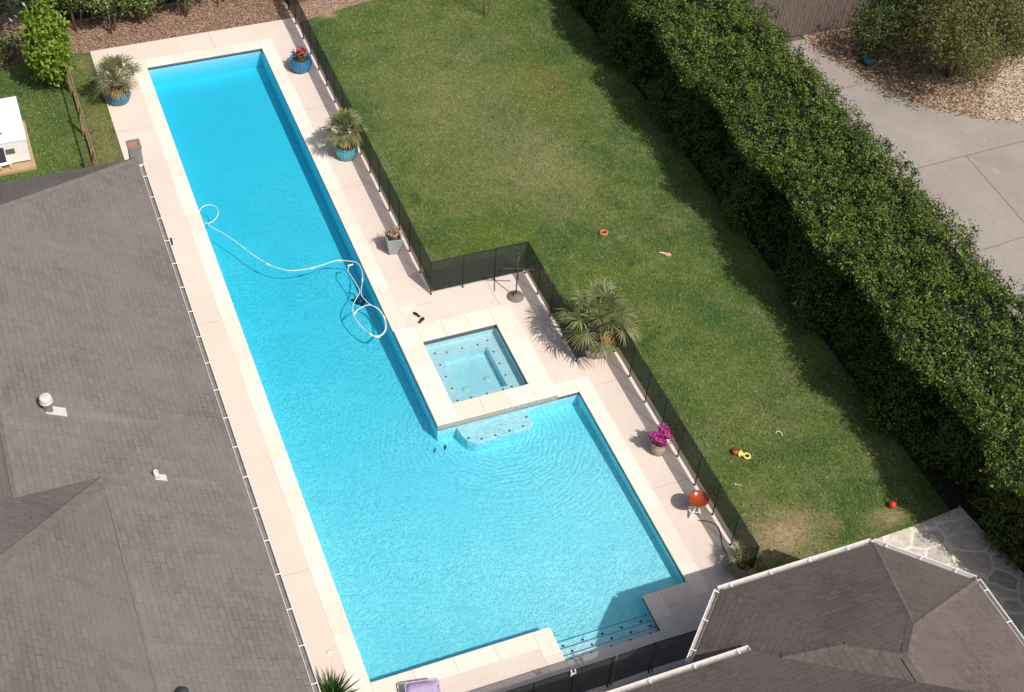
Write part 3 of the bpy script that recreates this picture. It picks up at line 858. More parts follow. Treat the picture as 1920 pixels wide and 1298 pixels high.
# right-hand house with an octagonal bay
hr = thing('house', 'brown shingled house wing with a faceted hip bay and white gutters near the patio', 'house', (9.24, -9, 0))
def hb(m, name, mat, bevel=0):
    o = m.build(name, mat, hr, bevel=bevel); o.location = (-9.24, 9, 0); return o
A = Vector((7.30, -1.94, ZE)); B = Vector((11.15, -1.94, ZE)); C_ = Vector((12.78, -3.57, ZE)); D = Vector((5.70, -3.54, ZE))
a1 = Vector((8.42, -4.66, 4.11)); a2 = Vector((9.98, -4.74, 4.15)); pk = Vector((9.24, -5.48, 4.52)); re = Vector((9.24, -16, 4.52))
r = Roof()
r.face([A, D, a1], (1, 1, 0)); r.face([D, a1, pk, re, (5.7, -16, ZE)], (0, 1, 0)); r.face([A, B, a2, pk, a1], (1, 0, 0))
r.face([B, C_, a2], (1, -1, 0)); r.face([C_, (12.78, -16, ZE), re, pk, a2], (0, 1, 0))
hb(r, 'bay_roof', M['shingle_brown'])
EZ, EYY = 3.35, -3.77
def ef(x, y): return (x, y, EZ + .5 * (EYY - y))
r = Roof(); r.face([ef(-.6, EYY), ef(6.95, EYY), ef(7.45, -4.36), ef(10, -6.9), ef(10, -15), ef(-.6, -15)], (1, 0, 0))
hb(r, 'main_roof', M['shingle_brown'])
for p, q in ((A, a1), (B, a2), (C_, a2), (a1, pk), (a2, pk), (pk, re), (Vector((7.35, -4.25, 3.60)), a1)):
    m = MB(); caps(m, p, q, .24, .24); hb(m, 'ridge_cap', M['cap_brown'])
def hg(a, b, o, **k):
    g = gutter(hr, a, b, o, w=.12, lip=.022, inner='gutter_floor_pale', **k); g.location = (-9.24, 9, 0)
dz = Vector((0, 0, -.012))
hg(A + (D - A) * .86 + dz, A + dz, (-1, 1), step=.8)
hg(A + dz + Vector((.0, 0, 0)), B + dz, (0, 1), step=.98)
hg(B + dz, C_ + dz, (1, 1), step=.78)
hg(C_ + dz, Vector((12.78, -10, ZE - .012)), (1, 0), step=.85)
hg(Vector((-.6, EYY, EZ - .012)), Vector((6.95, EYY, EZ - .012)), (0, 1), step=1.0)
m = MB()
m.prism([(7.30 + .2, -2.45), (10.95, -2.45), (12.3, -3.8), (12.3, -16), (6.2, -16), (6.2, -3.8)], -.07, ZE - .20)
m.box(-.2, 6.19, -16, EYY - .45, -.07, EZ - .2)
hb(m, 'wall', M['wall'])
m = MB(); m.prism([(A.x + .03, A.y - .05), (B.x - .03, B.y - .05), (C_.x - .05, C_.y - .03), (12.73, -16), (5.75, -16), (5.75, D.y - .02)], ZE - .19, ZE - .03)
m.box(-.6, 6.9, -16, EYY - .04, EZ - .2, EZ - .03)
hb(m, 'fascia', M['white'])

# ------------------------------------------------------------------ fences
def mesh_fence(label, runs, spacing, cat='fence', gate=None, skip=None):
    x0, y0 = runs[0]
    f = thing('pool_fence', label, cat, (x0, y0, 0))
    H = 1.22
    done = set()
    for i in range(len(runs) - 1):
        a = Vector((*runs[i], 0)); b = Vector((*runs[i + 1], 0)); L = (b - a).length; d = (b - a) / L; k = max(1, round(L / spacing))
        n_ = Vector((-d.y, d.x, 0))
        for j in range(k + 1):
            p = a + d * (L * j / k)
            key = (round(p.x, 2), round(p.y, 2))
            if key not in done:
                done.add(key)
                q = MB(); q.lathe([(.016, -.02), (.016, H), (.012, H + .015), (0, H + .016)], 10, (p.x - x0, p.y - y0, 0))
                q.lathe([(.03, 0), (.03, .015), (.018, .02)], 10, (p.x - x0, p.y - y0, 0))
                q.build('post', M['black'], f)
            if j < k:
                p2 = a + d * (L * (j + 1) / k)
                # the screen sags a few millimetres between posts
                vs = []; fs = []
                o = Vector((-x0, -y0, 0))
                sag = rnd.uniform(-.012, .012)
                for s_ in range(5):
                    u = s_ / 4; pp = p.lerp(p2, .02 + .96 * u) + o + n_ * sag * math.sin(math.pi * u)
                    vs += [pp + Vector((0, 0, .10)), pp + Vector((0, 0, H - .01 - .012 * math.sin(math.pi * u)))]
                for s_ in range(4): fs.append((2 * s_, 2 * s_ + 2, 2 * s_ + 3, 2 * s_ + 1))
                q = MB(); q.add(vs, fs); q.build('mesh_panel', M['mesh'], f)
                q = MB(); q.bar(p + d * .02 + o + Vector((0, 0, H)), p2 - d * .02 + o + Vector((0, 0, H)), .012, .022)
                q.build('top_binding', M['black'], f)
    return f
mesh_fence('long black mesh pool fence between the stone deck and the lawn', [(5.40, 28.5), (5.40, 11.36), (8.30, 11.34), (8.30, 7.62), (9.46, 7.62), (9.46, -.30)], .97)
fe = mesh_fence('black mesh fence with a gate between the pool steps and the brown roof', [(-.6, -1.86), (4.98, -1.86), (6.02, -1.84), (7.15, -1.86)], .98)
for x in (5.06, 6.09):
    q = MB(); q.bar((x + .6, .0, .02), (x + .6, .0, 1.28), .035, .035); q.build('gate_post', M['steel'], fe)
q = MB(); q.bar((3.96 + .6, -.05, 1.12), (3.96 + .6, -.05, 1.30), .05, .03); q.bar((4.05 + .6, -.05, 1.15), (4.05 + .6, -.05, 1.30), .03, .03); q.bar((3.95 + .6, -.05, 1.16), (4.08 + .6, -.05, 1.16), .03, .03)
q.build('latch', M['white'], fe)
# rail fence by the side lawn
x0, y0, y1 = -2.56, 17.0, 26.2
rf = thing('rail_fence', 'low brown wooden rail fence across the side lawn under the bright green tree', 'fence', (x0, y0, 0))
yy = y0
while yy <= y1:
    q = MB(); q.box(-.035, .035, yy - y0 - .035, yy - y0 + .035, -.05, 1.12); q.build('post', M['rail'], rf, bevel=.006); yy += 2.3
for z in (.1, 1.05):
    q = MB(); q.box(.037, .072, 0, y1 - y0, z - .04, z + .04) if z > 1 else q.box(.037, .072, 0, y1 - y0, z - .07, z + .05)
    q.build('rail', M['rail'], rf, bevel=.005)
q = MB()
for k in range(30): q.bar((.05, k * .305 + .1, .17), (.05, k * .305 + .1, .99), .0015, .0015)
for k in range(5): q.bar((.05, 0, .25 + k * .17), (.05, y1 - y0, .25 + k * .17), .002, .002)
q.build('wire_mesh', M['steel'], rf)
def board_fence(label, a, b, h, mat, name='board_fence'):
    a = Vector((*a, 0)); b = Vector((*b, 0)); L = (b - a).length; d = (b - a) / L
    f = thing(name, label, 'fence', a)
    n_ = Vector((-d.y, d.x, 0))
    for z in (.4, h - .35):
        q = MB(); q.bar(d * 0 + n_ * .045 + Vector((0, 0, z)), d * L + n_ * .045 + Vector((0, 0, z)), .05, .09); q.build('rail', mat, f)
    q = MB(); k = int(L / .145)
    for i in range(k):
        p = d * (i * .145 + .07); j = rnd.uniform(-.03, .03); e = rnd.uniform(-.006, .006)
        q.bar(p + n_ * e, p + n_ * e + Vector((0, 0, h + j)), .135, .02, up=tuple(n_))
    q.build('boards', mat, f)
    return f
board_fence('weathered grey board fence behind the end of the concrete drive', (19.6, 19.95), (29, 19.6), 2.3, M['board'])
board_fence('dark board fence behind the row of shrubs at the back of the pool', (-3.2, 28.0), (5.3, 28.3), 1.9, M['darkboard'])
board_fence('shaded dark board fence along the back edge of the lawn', (5.5, 26.9), (15, 28.4), 1.8, M['board'])

# ------------------------------------------------------------------ foliage helpers
def blob_leaves(n, center, radii, ln, wd, clump=14, shell=.55, droop=0, jit=.8, spread=.16):
    """leaves in small clumps through an uneven ellipsoid crown"""
    k = max(1, n // clump)
    d = unit(rng.normal(size=(k, 3)))
    rr = (shell + (1 - shell) * rng.random(k)) * (1 + .18 * np.sin(d[:, 0] * 5 + d[:, 1] * 4) + .12 * np.sin(d[:, 2] * 7 + d[:, 0] * 6))
    cc = d * rr[:, None] * np.array(radii)
    out = unit(cc / np.array(radii) ** 2 * np.mean(radii) + np.array((0, 0, .5)))
    c = np.repeat(cc, clump, 0) + rng.normal(size=(k * clump, 3)) * spread
    nr = np.repeat(out, clump, 0)
    rr_ = np.clip(np.repeat(rng.random(k), clump) * .6 + rng.random(k * clump) * .4, 0, 1)
    q = leaf_quads(c + np.array(center), nr, rng.uniform(.7, 1.25, k * clump) * ln, rng.uniform(.7, 1.25, k * clump) * wd, jit)
    return q, rr_
def branchy(m, base, top, r0, n, spread, seed):
    rr = random.Random(seed); base = Vector(base); top = Vector(top)
    mid = base.lerp(top, .45) + Vector((rr.uniform(-.06, .06), rr.uniform(-.06, .06), 0))
    m.tube([base, mid, top], [r0, r0 * .75, r0 * .45], 8)
    for i in range(n):
        a = base.lerp(top, rr.uniform(.35, .95)); an = rr.uniform(0, TAU); l = spread * rr.uniform(.5, 1)
        e = a + Vector((math.cos(an) * l, math.sin(an) * l, l * rr.uniform(.3, .9)))
        m.tube([a, a.lerp(e, .5) + Vector((0, 0, l * .08)), e], [r0 * .4, r0 * .28, r0 * .12], 6)
def tree(name, label, cat, loc, h, radii, n, ln, wd, mat, stems=1, group=None, seed=0, cz=None, clump=14, spread=.16, r0=.06, shell=.45):
    t = thing(name, label, cat, loc, 0, group)
    rr = random.Random(seed)
    cz = cz if cz is not None else h - radii[2]
    for s in range(stems):
        m = MB(); an = TAU * s / max(stems, 1) + rr.uniform(-.4, .4); k = 0 if stems == 1 else 1
        branchy(m, (math.cos(an) * .1 * k, math.sin(an) * .1 * k, -.06), (math.cos(an) * radii[0] * .45 * k, math.sin(an) * radii[1] * .45 * k, cz + radii[2] * .4), r0, 6, radii[0] * .7, seed + s)
        m.build('trunk' if stems == 1 else 'stem', M['bark'], t)
    q, r_ = blob_leaves(n, (0, 0, cz), radii, ln, wd, clump, shell, spread=spread)
    np_mesh('crown', q, 4, mat, t, {'rnd': r_})
    return t

# ------------------------------------------------------------------ hedge
hx0, hx1, hy0, hy1, hh = 15.05, 19.0, -9.0, 27.5, 3.0
hd = thing('hedge', 'tall broad clipped green hedge between the lawn and the concrete drive', 'hedge', (17, 9, 0))
def hedge_pts(n, side):
    y = rng.uniform(hy0, hy1, n)
    if side == 'top':
        x = rng.uniform(hx0, hx1, n); z = np.full(n, hh)
        nr = np.tile((0, 0, 1.), (n, 1))
    elif side == 'left':
        z = hh * (1 - rng.random(n) * .98); x = np.full(n, hx0); nr = np.tile((-1., 0, .35), (n, 1))
    elif side == 'right':
        z = hh * (1 - rng.random(n) ** 1.5 * .95); x = np.full(n, hx1); nr = np.tile((1., 0, .35), (n, 1))
    else:
        x = rng.uniform(hx0, hx1, n); z = rng.uniform(0.1, hh, n); y = np.full(n, hy0 if side == 'front' else hy1); nr = np.tile((0, -1. if side == 'front' else 1., .3), (n, 1))
    p = np.stack([x, y, z], 1)
    b = .15 * np.sin(y * 1.9 + np.sin(x * 2.1) * 1.5) + .13 * np.sin(y * 4.3 + x * 2.7) + .12 * np.sin(x * 5.1 - y * 2.2) + .08 * np.sin(y * 9.1 + x * 7)
    for (kx, ky, ph) in ((7.3, 9.8, .3), (-10.4, 6.2, 1.9), (12.7, -4.1, 4.2), (3.9, 13.3, 2.6)): b = b + .052 * np.sin(kx * x + ky * y + (5 * z if side != 'top' else 0) + ph)
    if side == 'left': b = b * .35
    p += unit(nr) * (b * .8)[:, None]
    edge = .22 * np.sin(y * 1.45 + .6) + .08 * np.sin(y * 3.1 + 2.0) + .06
    p[:, 0] += edge * np.clip((hx0 + 1.5 - x) / 1.5, 0, 1)
    # rounded shoulders
    e = np.clip((hx0 + .35 - x) / .35, 0, 1); e2 = np.clip((x - (hx1 - .6)) / .6, 0, 1)
    if side == 'top': p[:, 2] -= .10 * e ** 2 + .5 * e2 ** 2
    if side == 'left':
        p[:, 0] += .07 * np.sin(y * 1.3 + z * 2) + .05 * np.sin(y * 3.7 - z * 3) + .70 * np.clip((hh - z) / .9, 0, 1) - .55 * np.clip((hh - z - 1.0) / 1.6, 0, 1) * np.clip((y - .2) / 1.2, 0, 1) + .12 * np.clip((.6 - y) / 1.2, 0, 1)
    return p, nr
Q_, R_ = [], []
for side, n, cl in (('top', 10800, 13), ('left', 8200, 12), ('right', 4200, 11), ('front', 120, 10), ('back', 120, 10)):
    c, nr = hedge_pts(n, side)
    n = len(c)
    sz = rng.uniform(.75, 1.3, n)
    # sprigs: leaves radiate round each twig tip, some sprigs stand higher or sit deeper
    dep = rng.normal(0, .06, n) - (rng.random(n) < .18) * .12 + (rng.random(n) < .05) * .18
    c = c + unit(nr) * dep[:, None]
    lc = np.repeat(c, cl, 0); ln_ = np.repeat(unit(nr + rng.normal(size=(n, 3)) * .35), cl, 0)
    off = rng.normal(size=(n * cl, 3)) * .072 * np.repeat(sz, cl)[:, None]
    q = leaf_quads(lc + off, ln_ + off * 6, rng.uniform(.06, .115, n * cl), rng.uniform(.032, .056, n * cl), .5)
    Q_.append(q); R_.append(np.clip(np.repeat(rng.random(n), cl) * .55 + rng.random(n * cl) * .45, 0, 1))
ho = np_mesh('foliage', np.concatenate(Q_) - np.array((17, 9, 0)), 4, M['hedge'], hd, {'rnd': np.concatenate(R_)})
m = MB()  # solid dark core added inside the leaf shell to block light
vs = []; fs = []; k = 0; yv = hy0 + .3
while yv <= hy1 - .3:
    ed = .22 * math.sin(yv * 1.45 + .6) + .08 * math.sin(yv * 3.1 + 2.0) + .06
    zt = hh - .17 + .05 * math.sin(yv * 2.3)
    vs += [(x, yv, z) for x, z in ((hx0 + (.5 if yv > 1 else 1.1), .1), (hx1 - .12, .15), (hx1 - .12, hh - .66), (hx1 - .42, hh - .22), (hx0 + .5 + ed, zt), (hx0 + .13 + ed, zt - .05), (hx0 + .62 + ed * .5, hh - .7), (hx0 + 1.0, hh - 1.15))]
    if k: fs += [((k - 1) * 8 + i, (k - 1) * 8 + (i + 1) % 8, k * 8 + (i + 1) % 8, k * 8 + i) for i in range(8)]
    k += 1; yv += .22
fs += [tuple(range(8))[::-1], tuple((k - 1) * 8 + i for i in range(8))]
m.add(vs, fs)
o = m.build('light_block_core', M['core'], hd); o.location = (-17, -9, 0)
m = MB()
for k in range(24):
    y = hy0 + .8 + k * 1.5; m.tube([(16.3, y, -.05), (16.4, y + .1, .5)], [.05, .04], 8); m.tube([(17.8, y + .6, -.05), (17.7, y + .5, .5)], [.05, .04], 8)
o = m.build('trunks', M['bark'], hd); o.location = (-17, -9, 0)

# ------------------------------------------------------------------ trees and shrubs
tree('small_tree', 'bright lime green small tree beside the brown rail fence', 'tree', (-2.98, 24.3, 0), 3.2, (.62, .62, 1.36), 6800, .18, .09, M['lime'], seed=3, cz=1.7, spread=.13, r0=.05, shell=.3)
tree('magnolia_tree', 'large dark glossy leaved tree in the far left corner behind the side lawn', 'tree', (-4.7, 27.6, 0), 4.6, (1.5, 1.3, 1.9), 5200, .20, .09, M['magnolia'], seed=4, cz=2.7, r0=.1)
tree('magnolia_tree', 'dark broad leaved tree behind the lime green tree at the mulch corner', 'tree', (-3.0, 27.9, 0), 4, (1.0, .9, 1.5), 2600, .17, .08, M['magnolia'], seed=14, cz=2.4, r0=.08)
tree('rose_bush', 'low dark rose bush with faded pink blooms at the end of the side lawn', 'shrub', (-4.15, 26.3, 0), 1.0, (.62, .5, .5), 1100, .09, .05, M['darkshrub'], stems=3, seed=5, cz=.55, r0=.015, spread=.08)
rb = bpy.context.scene.collection.objects['rose_bush']
q, r_ = blob_leaves(90, (0, 0, .62), (.6, .5, .45), .09, .08, 6, .85, spread=.04)
np_mesh('blooms', q, 4, M['rose'], rb, {'rnd': r_})
spec = [((-.70, 27.05), 'multi stemmed shrub nearest the lime tree, behind the far pool corner', 3, (.85, .6, .85), 1.5),
        ((.45, 27.25), 'lower leafy shrub second from the lime tree, behind the back coping', 2, (.75, .55, .75), 1.1),
        ((1.85, 27.30), 'multi stemmed shrub in the middle of the back mulch bed', 4, (.95, .6, .85), 1.55),
        ((3.25, 27.75), 'shrub nearest the black mesh fence at the back of the pool', 2, (1.0, .55, .8), 1.5)]
spec += [((-1.75, 27.45), 'dark leafy shrub between the lime tree and the multi stemmed shrubs', 3, (.7, .55, .9), 1.6),
         ((4.55, 27.9), 'small leafy shrub in the corner where the mesh fence meets the back bed', 2, (.6, .5, .6), 1.3)]
for i, ((x, y), lb, st, rad, cz) in enumerate(spec):
    tree('shrub', lb, 'shrub', (x, y, 0), 2.4, rad, 3200, .13, .07, M['shrub'], stems=st, seed=20 + i, cz=cz, group='shrubs along the back mulch bed', r0=.028, spread=.09, shell=.3)
tree('sapling', 'thin sparse sapling standing at the back of the lawn', 'tree', (11.95, 24.3, 0), 2.4, (.62, .5, .8), 170, .09, .035, M['shrub'], stems=3, seed=31, cz=1.6, clump=5, r0=.016)
tree('olive_tree', 'big loose olive green tree above the gravel bed', 'tree', (26.2, 16.1, 0), 5.0, (1.85, 1.75, 1.4), 10000, .14, .045, M['olive'], stems=3, seed=41, cz=2.1, clump=22, spread=.20, r0=.07)
tree('olive_tree', 'smaller olive green tree at the right edge over the leaf litter', 'tree', (28.2, 17.6, 0), 4.6, (1.8, 1.7, 1.6), 7000, .13, .045, M['olive'], stems=2, seed=42, cz=2.8, clump=16, spread=.17, r0=.06)
tree('bush', 'dark rounded bush against the grey board fence', 'shrub', (24.05, 17.75, 0), 2.4, (1.1, .9, 1.05), 4600, .10, .05, M['darkshrub'], stems=4, seed=43, cz=1.25, clump=14, spread=.13, r0=.025)
tree('bush', 'second dark bush behind the olive tree by the board fence', 'shrub', (26.0, 18.8, 0), 2.6, (1.2, .9, 1.3), 3800, .10, .05, M['darkshrub'], stems=4, seed=44, cz=1.4, clump=14, spread=.13, r0=.025)
ot = bpy.context.scene.collection.objects['olive_tree']
for c_, rad_, n_ in (((1.15, -1.3, 2.5), (1.35, 1.15, .9), 6000), ((-.55, -.9, 2.3), (1.0, .9, .8), 3000), ((1.6, .9, 2.4), (1.2, 1.2, 1.0), 3500), ((-1.25, -2.2, 2.6), (.85, .75, .5), 1500), ((-1.6, -1.1, 2.5), (.9, .8, .6), 1800)):
    q, r_ = blob_leaves(int(n_ * .8), c_, rad_, .14, .045, 22, .4, spread=.18); np_mesh('crown', q, 4, M['olive'], ot, {'rnd': r_})
# dead stick on the litter, blue pot under the bush
m = MB(); m.tube([(24.6, 17.6, .03), (25.0, 17.75, .12), (25.5, 18.05, .08), (25.9, 18.0, .1)], [.02, .018, .014, .006], 6); m.tube([(25.0, 17.75, .12), (25.2, 17.6, .2), (25.5, 17.55, .16)], [.014, .01, .004], 6)
tag(m.build('fallen_branch', M['pot_clay']), 'bare pale fallen branch on the leaf litter by the dark bush', 'branch')
t = thing('plant_pot', 'deep blue glazed pot under the dark bush by the drive', 'pot', (23.75, 17.55, -.03))
m = MB(); m.lathe([(.12, 0), (.19, .12), (.21, .28), (.19, .33), (.15, .33), (.15, .28)], 20); m.build('pot', M['pot_slate'], t)
m = MB(); m.lathe([(.15, .27), (0, .28)], 16); m.build('soil', M['soil'], t)

# ------------------------------------------------------------------ palms and potted plants
def fan_palm(n, pl, fr, z0, tilt=(10, 95), leaflets=18, wd=.022, seed=0, droop=.25):
    """fan leaves: petiole plus a half disc of narrow leaflets; returns quads and rnd"""
    rr = np.random.default_rng(seed); Q = []; R = []
    for i in range(n):
        az = TAU * (i * .618034) + rr.normal() * .2
        ti = math.radians(tilt[0] + (tilt[1] - tilt[0]) * ((i + .5) / n) ** .8 + rr.normal() * 6)
        d = np.array((math.sin(ti) * math.cos(az), math.sin(ti) * math.sin(az), math.cos(ti)))
        L = pl * rr.uniform(.75, 1.15); side = unit(np.cross(d, (0, 0, 1.)) if abs(d[2]) < .98 else np.array((1., 0, 0)))
        up = np.cross(side, d)
        b = np.array((0, 0, z0)); h = b + d * L - np.array((0, 0, droop * L * math.sin(ti) * .4))
        w = .013 * (1 + pl)
        Q.append(np.array([b - side * w, b + side * w, h + side * w * .6, h - side * w * .6])); R.append(.75)
        Q.append(np.array([b - up * w, b + up * w, h + up * w * .6, h - up * w * .6])); R.append(.7)
        fd = unit(d - np.array((0, 0, .35 * math.sin(ti))))
        sh = rr.random()
        for k in range(leaflets):
            a = math.radians(-105 + 210 * k / (leaflets - 1)) + rr.normal() * .03
            ld = fd * math.cos(a) + side * math.sin(a) + up * (.12 + .1 * rr.normal())
            ld = unit(ld); l = fr * (.62 + .38 * math.cos(a * .8)) * rr.uniform(.88, 1.08)
            pw = unit(np.cross(ld, up)) * wd * rr.uniform(.8, 1.2)
            mid = h + ld * l * .55; tip = h + ld * l - np.array((0, 0, droop * l * rr.uniform(.5, 1.3)))
            Q.append(np.array([h, mid - pw, tip, mid + pw])); R.append(min(1, max(0, sh * .5 + rr.random() * .5)))
    return np.array(Q), np.array(R)
def pot_round(t, mat, r, h, ribs=0, belly=1.12, foot=.72, neck=.95):
    m = MB()
    prof = [(r * foot * .9, 0), (r * foot, .0), (r * (foot + belly) * .5, h * .22), (r * belly, h * .55), (r * 1.02, h * .85), (r * neck, h * .93), (r * 1.05, h * .97), (r * 1.04, h), (r * .9, h), (r * .88, h * .88)]
    if ribs: m.lathe(prof, 6 * ribs, rib=.03, nrib=ribs)
    else: m.lathe(prof, 32)
    m.build('pot', mat, t)
    m = MB(); m.lathe([(r * .9, h * .87), (r * .5, h * .90), (0, h * .91)], 20); m.build('soil', M['soil'], t)
DZ = -.006
t = thing('potted_palm', 'bushy fan palm in a dark blue ribbed pot at the deck corner', 'potted palm', (-1.20, 23.02, DZ), .3)
pot_round(t, M['pot_slate'], .38, .46, 22, 1.06, .78)
q, r_ = fan_palm(36, .60, .42, .80, (0, 74), 16, .016, 1); np_mesh('foliage', q, 4, M['palm'], t, {'rnd': r_})
q, r_ = fan_palm(8, .35, .34, .7, (70, 110), 14, .016, 2); np_mesh('dry_fronds', q, 4, M['dead'], t, {'rnd': r_})
t = thing('flower_pot', 'bright blue ribbed pot of coral flowers by the fence near the far end', 'flower pot', (4.84, 22.95, DZ))
pot_round(t, M['pot_blue'], .33, .50, 20, 1.13, .7)
q, r_ = blob_leaves(90, (.07, .06, .66), (.20, .18, .12), .10, .07, 6, .6, spread=.04); np_mesh('flowers', q, 4, M['coral'], t, {'rnd': r_})
q, r_ = blob_leaves(60, (.0, .0, .56), (.17, .17, .09), .09, .04, 6, .5, spread=.04); np_mesh('foliage', q, 4, M['shrub'], t, {'rnd': r_})
m = MB()
for x, y in ((-.18, .1), (.02, .02), (.1, .08)): m.tube([(x * .5, y * .5, .45), (x, y, .72)], [.012, .006], 6)
m.build('stem', M['bark'], t)
q, r_ = blob_leaves(12, (-.20, .10, .72), (.07, .05, .05), .08, .06, 6, .6, spread=.03); np_mesh('flowers', q, 4, M['coral'], t, {'rnd': r_})
t = thing('potted_palm', 'round fan palm in a pale turquoise ribbed pot halfway along the lap lane', 'potted palm', (4.94, 18.05, DZ), 1.1)
pot_round(t, M['pot_teal'], .325, .48, 20, 1.08, .76)
q, r_ = fan_palm(30, .42, .40, 1.02, (0, 100), 18, .017, 5); np_mesh('foliage', q, 4, M['palm'], t, {'rnd': r_})
q, r_ = fan_palm(12, .24, .34, .95, (100, 140), 14, .016, 6); np_mesh('dry_fronds', q, 4, M['dead'], t, {'rnd': r_})
m = MB(); m.tube([(0, 0, .4), (0, 0, 1.0)], [.10, .07], 10); m.build('trunk', M['bark'], t)
# square planter
t = thing('planter', 'tapered square grey planter of blush flowers beside the black mesh fence', 'planter', (4.96, 13.42, DZ), -.12)
m = MB(); a, b_ = .155, .225; h = .60
m.add([(-a, -a, 0), (a, -a, 0), (a, a, 0), (-a, a, 0), (-b_, -b_, h), (b_, -b_, h), (b_, b_, h), (-b_, b_, h), (-.19, -.19, h), (.19, -.19, h), (.19, .19, h), (-.19, .19, h), (-.18, -.18, h - .08), (.18, -.18, h - .08), (.18, .18, h - .08), (-.18, .18, h - .08)],
      [(3, 2, 1, 0), (0, 1, 5, 4), (1, 2, 6, 5), (2, 3, 7, 6), (3, 0, 4, 7), (4, 5, 9, 8), (5, 6, 10, 9), (6, 7, 11, 10), (7, 4, 8, 11), (8, 9, 13, 12), (9, 10, 14, 13), (10, 11, 15, 14), (11, 8, 12, 15)])
m.build('pot', M['pot_grey'], t, bevel=.006)
m = MB(); m.box(-.178, .178, -.178, .178, h - .11, h - .06); m.build('soil', M['soil'], t)
q, r_ = blob_leaves(420, (.02, .03, .70), (.21, .20, .17), .06, .04, 7, .55, spread=.035); np_mesh('flowers', q, 4, M['blush'], t, {'rnd': r_})
q, r_ = blob_leaves(120, (.0, .0, .62), (.18, .18, .10), .07, .03, 6, .4, spread=.04); np_mesh('foliage', q, 4, M['shrub'], t, {'rnd': r_})
# big fan palm beside the spa, in a wide bowl with grey underplanting
t = thing('potted_palm', 'large spreading fan palm in a wide bowl planter beside the hot tub', 'potted palm', (9.0, 7.92, DZ), .5)
m = MB(); m.lathe([(.36, 0), (.46, .05), (.52, .20), (.55, .30), (.55, .34), (.49, .34), (.48, .28)], 36); m.build('pot', M['pot_clay'], t)
m = MB(); m.lathe([(.485, .27), (0, .31)], 24); m.build('soil', M['soil'], t)
m = MB(); m.tube([(0, 0, .25), (.02, .02, .6), (.03, .05, 1.18)], [.13, .14, .10], 12); m.build('trunk', M['bark'], t)
q, r_ = fan_palm(26, .72, .60, 1.18, (8, 98), 20, .020, 9, .26); np_mesh('foliage', q, 4, M['palm'], t, {'rnd': r_})
q, r_ = fan_palm(30, .45, .44, 1.05, (100, 150), 16, .018, 10, .3)
k = (q[:, :, 0].mean(1) * math.cos(.5) - q[:, :, 1].mean(1) * math.sin(.5)) > -.02
np_mesh('dry_fronds', q[k], 4, M['dead'], t, {'rnd': r_[k]})
q, r_ = blob_leaves(620, (-.10, -.12, .40), (.44, .40, .16), .08, .035, 8, .5, spread=.05); np_mesh('underplanting', q, 4, M['sage'], t, {'rnd': r_})
# pink flowers
t = thing('flower_pot', 'pale clay pot overflowing with magenta flowers beside the wide shallow end', 'flower pot', (9.02, 3.95, DZ))
pot_round(t, M['pot_clay'], .19, .42, 0, 1.05, .72)
for c_, k in (((-.12, .05, .64), 330), ((.15, .10, .70), 420), ((.10, -.10, .57), 170)):
    q, r_ = blob_leaves(k, c_, (.17, .15, .15) if k > 50 else (.05, .04, .04), .065, .055, 6, .5, spread=.03); np_mesh('flowers', q, 4, M['pink'], t, {'rnd': r_})
q, r_ = blob_leaves(200, (0, 0, .55), (.22, .20, .16), .08, .03, 6, .3, spread=.04); np_mesh('foliage', q, 4, M['darkshrub'], t, {'rnd': r_})
# small palm by the right hand house, half behind the gutter
t = thing('potted_palm', 'small pale fan palm by the white gutter at the end of the mesh fence', 'potted palm', (9.34, -.12, DZ), .9)
pot_round(t, M['pot_clay'], .26, .40)
q, r_ = fan_palm(16, .34, .28, .42, (5, 100), 15, .013, 15); np_mesh('foliage', q, 4, M['palm'], t, {'rnd': r_})
# spiky yucca in the foreground
t = thing('yucca', 'spiky dark green yucca between the grey roof and the near pool corner', 'plant', (-.93, -.33, DZ))
pot_round(t, M['pot_clay'], .24, .36)
Q = []; R = []
for i in range(110):
    az = i * 2.39996; el = math.radians(88 - 78 * (i / 110) ** .8); l = rnd.uniform(.55, .80)
    d = np.array((math.cos(az) * math.cos(el), math.sin(az) * math.cos(el), math.sin(el))); s_ = unit(np.cross(d, (0, 0, 1.)) + 1e-6); b0 = np.array((0, 0, .34)) + d * .04
    mid = b0 + d * l * .45; tip = b0 + d * l - np.array((0, 0, .08 * math.cos(el))); w = .024
    Q.append([b0, mid - s_ * w, tip, mid + s_ * w]); R.append(rnd.random())
np_mesh('leaves', np.array(Q), 4, M['yucca'], t, {'rnd': R})

# ------------------------------------------------------------------ things on the deck
t = thing('umbrella_stand', 'dark metal stand with round base and crossed arms by the inner fence corner', 'stand', (7.66, 10.50, DZ))
m = MB(); m.lathe([(.24, 0), (.245, .03), (.22, .05), (.06, .075), (.05, .12), (.03, .13)], 32); m.build('base', M['stand_base'], t)
m = MB(); m.tube([(0, 0, .1), (0, 0, 1.66)], .019, 10); m.lathe([(.028, 1.6), (.028, 1.69), (0, 1.70)], 10); m.build('pole', M['bronze'], t)
for an in (-.376, 1.2):
    c, s_ = math.cos(an), math.sin(an)
    m = MB(); m.bar((-c * .46, -s_ * .46, 1.10), (c * .46, s_ * .46, 1.10), .035, .025); m.build('arm', M['bronze'], t, bevel=.004)
t = thing('bird_bath', 'shiny orange bowl on a white scrolled stand near the end of the mesh fence', 'bird bath', (9.07, 1.86, DZ))
m = MB(); m.lathe([(.03, .44), (.15, .46), (.235, .53), (.262, .60), (.25, .605), (.20, .545), (.10, .50), (0, .49)], 36); m.build('bowl', M['orange'], t)
m = MB()
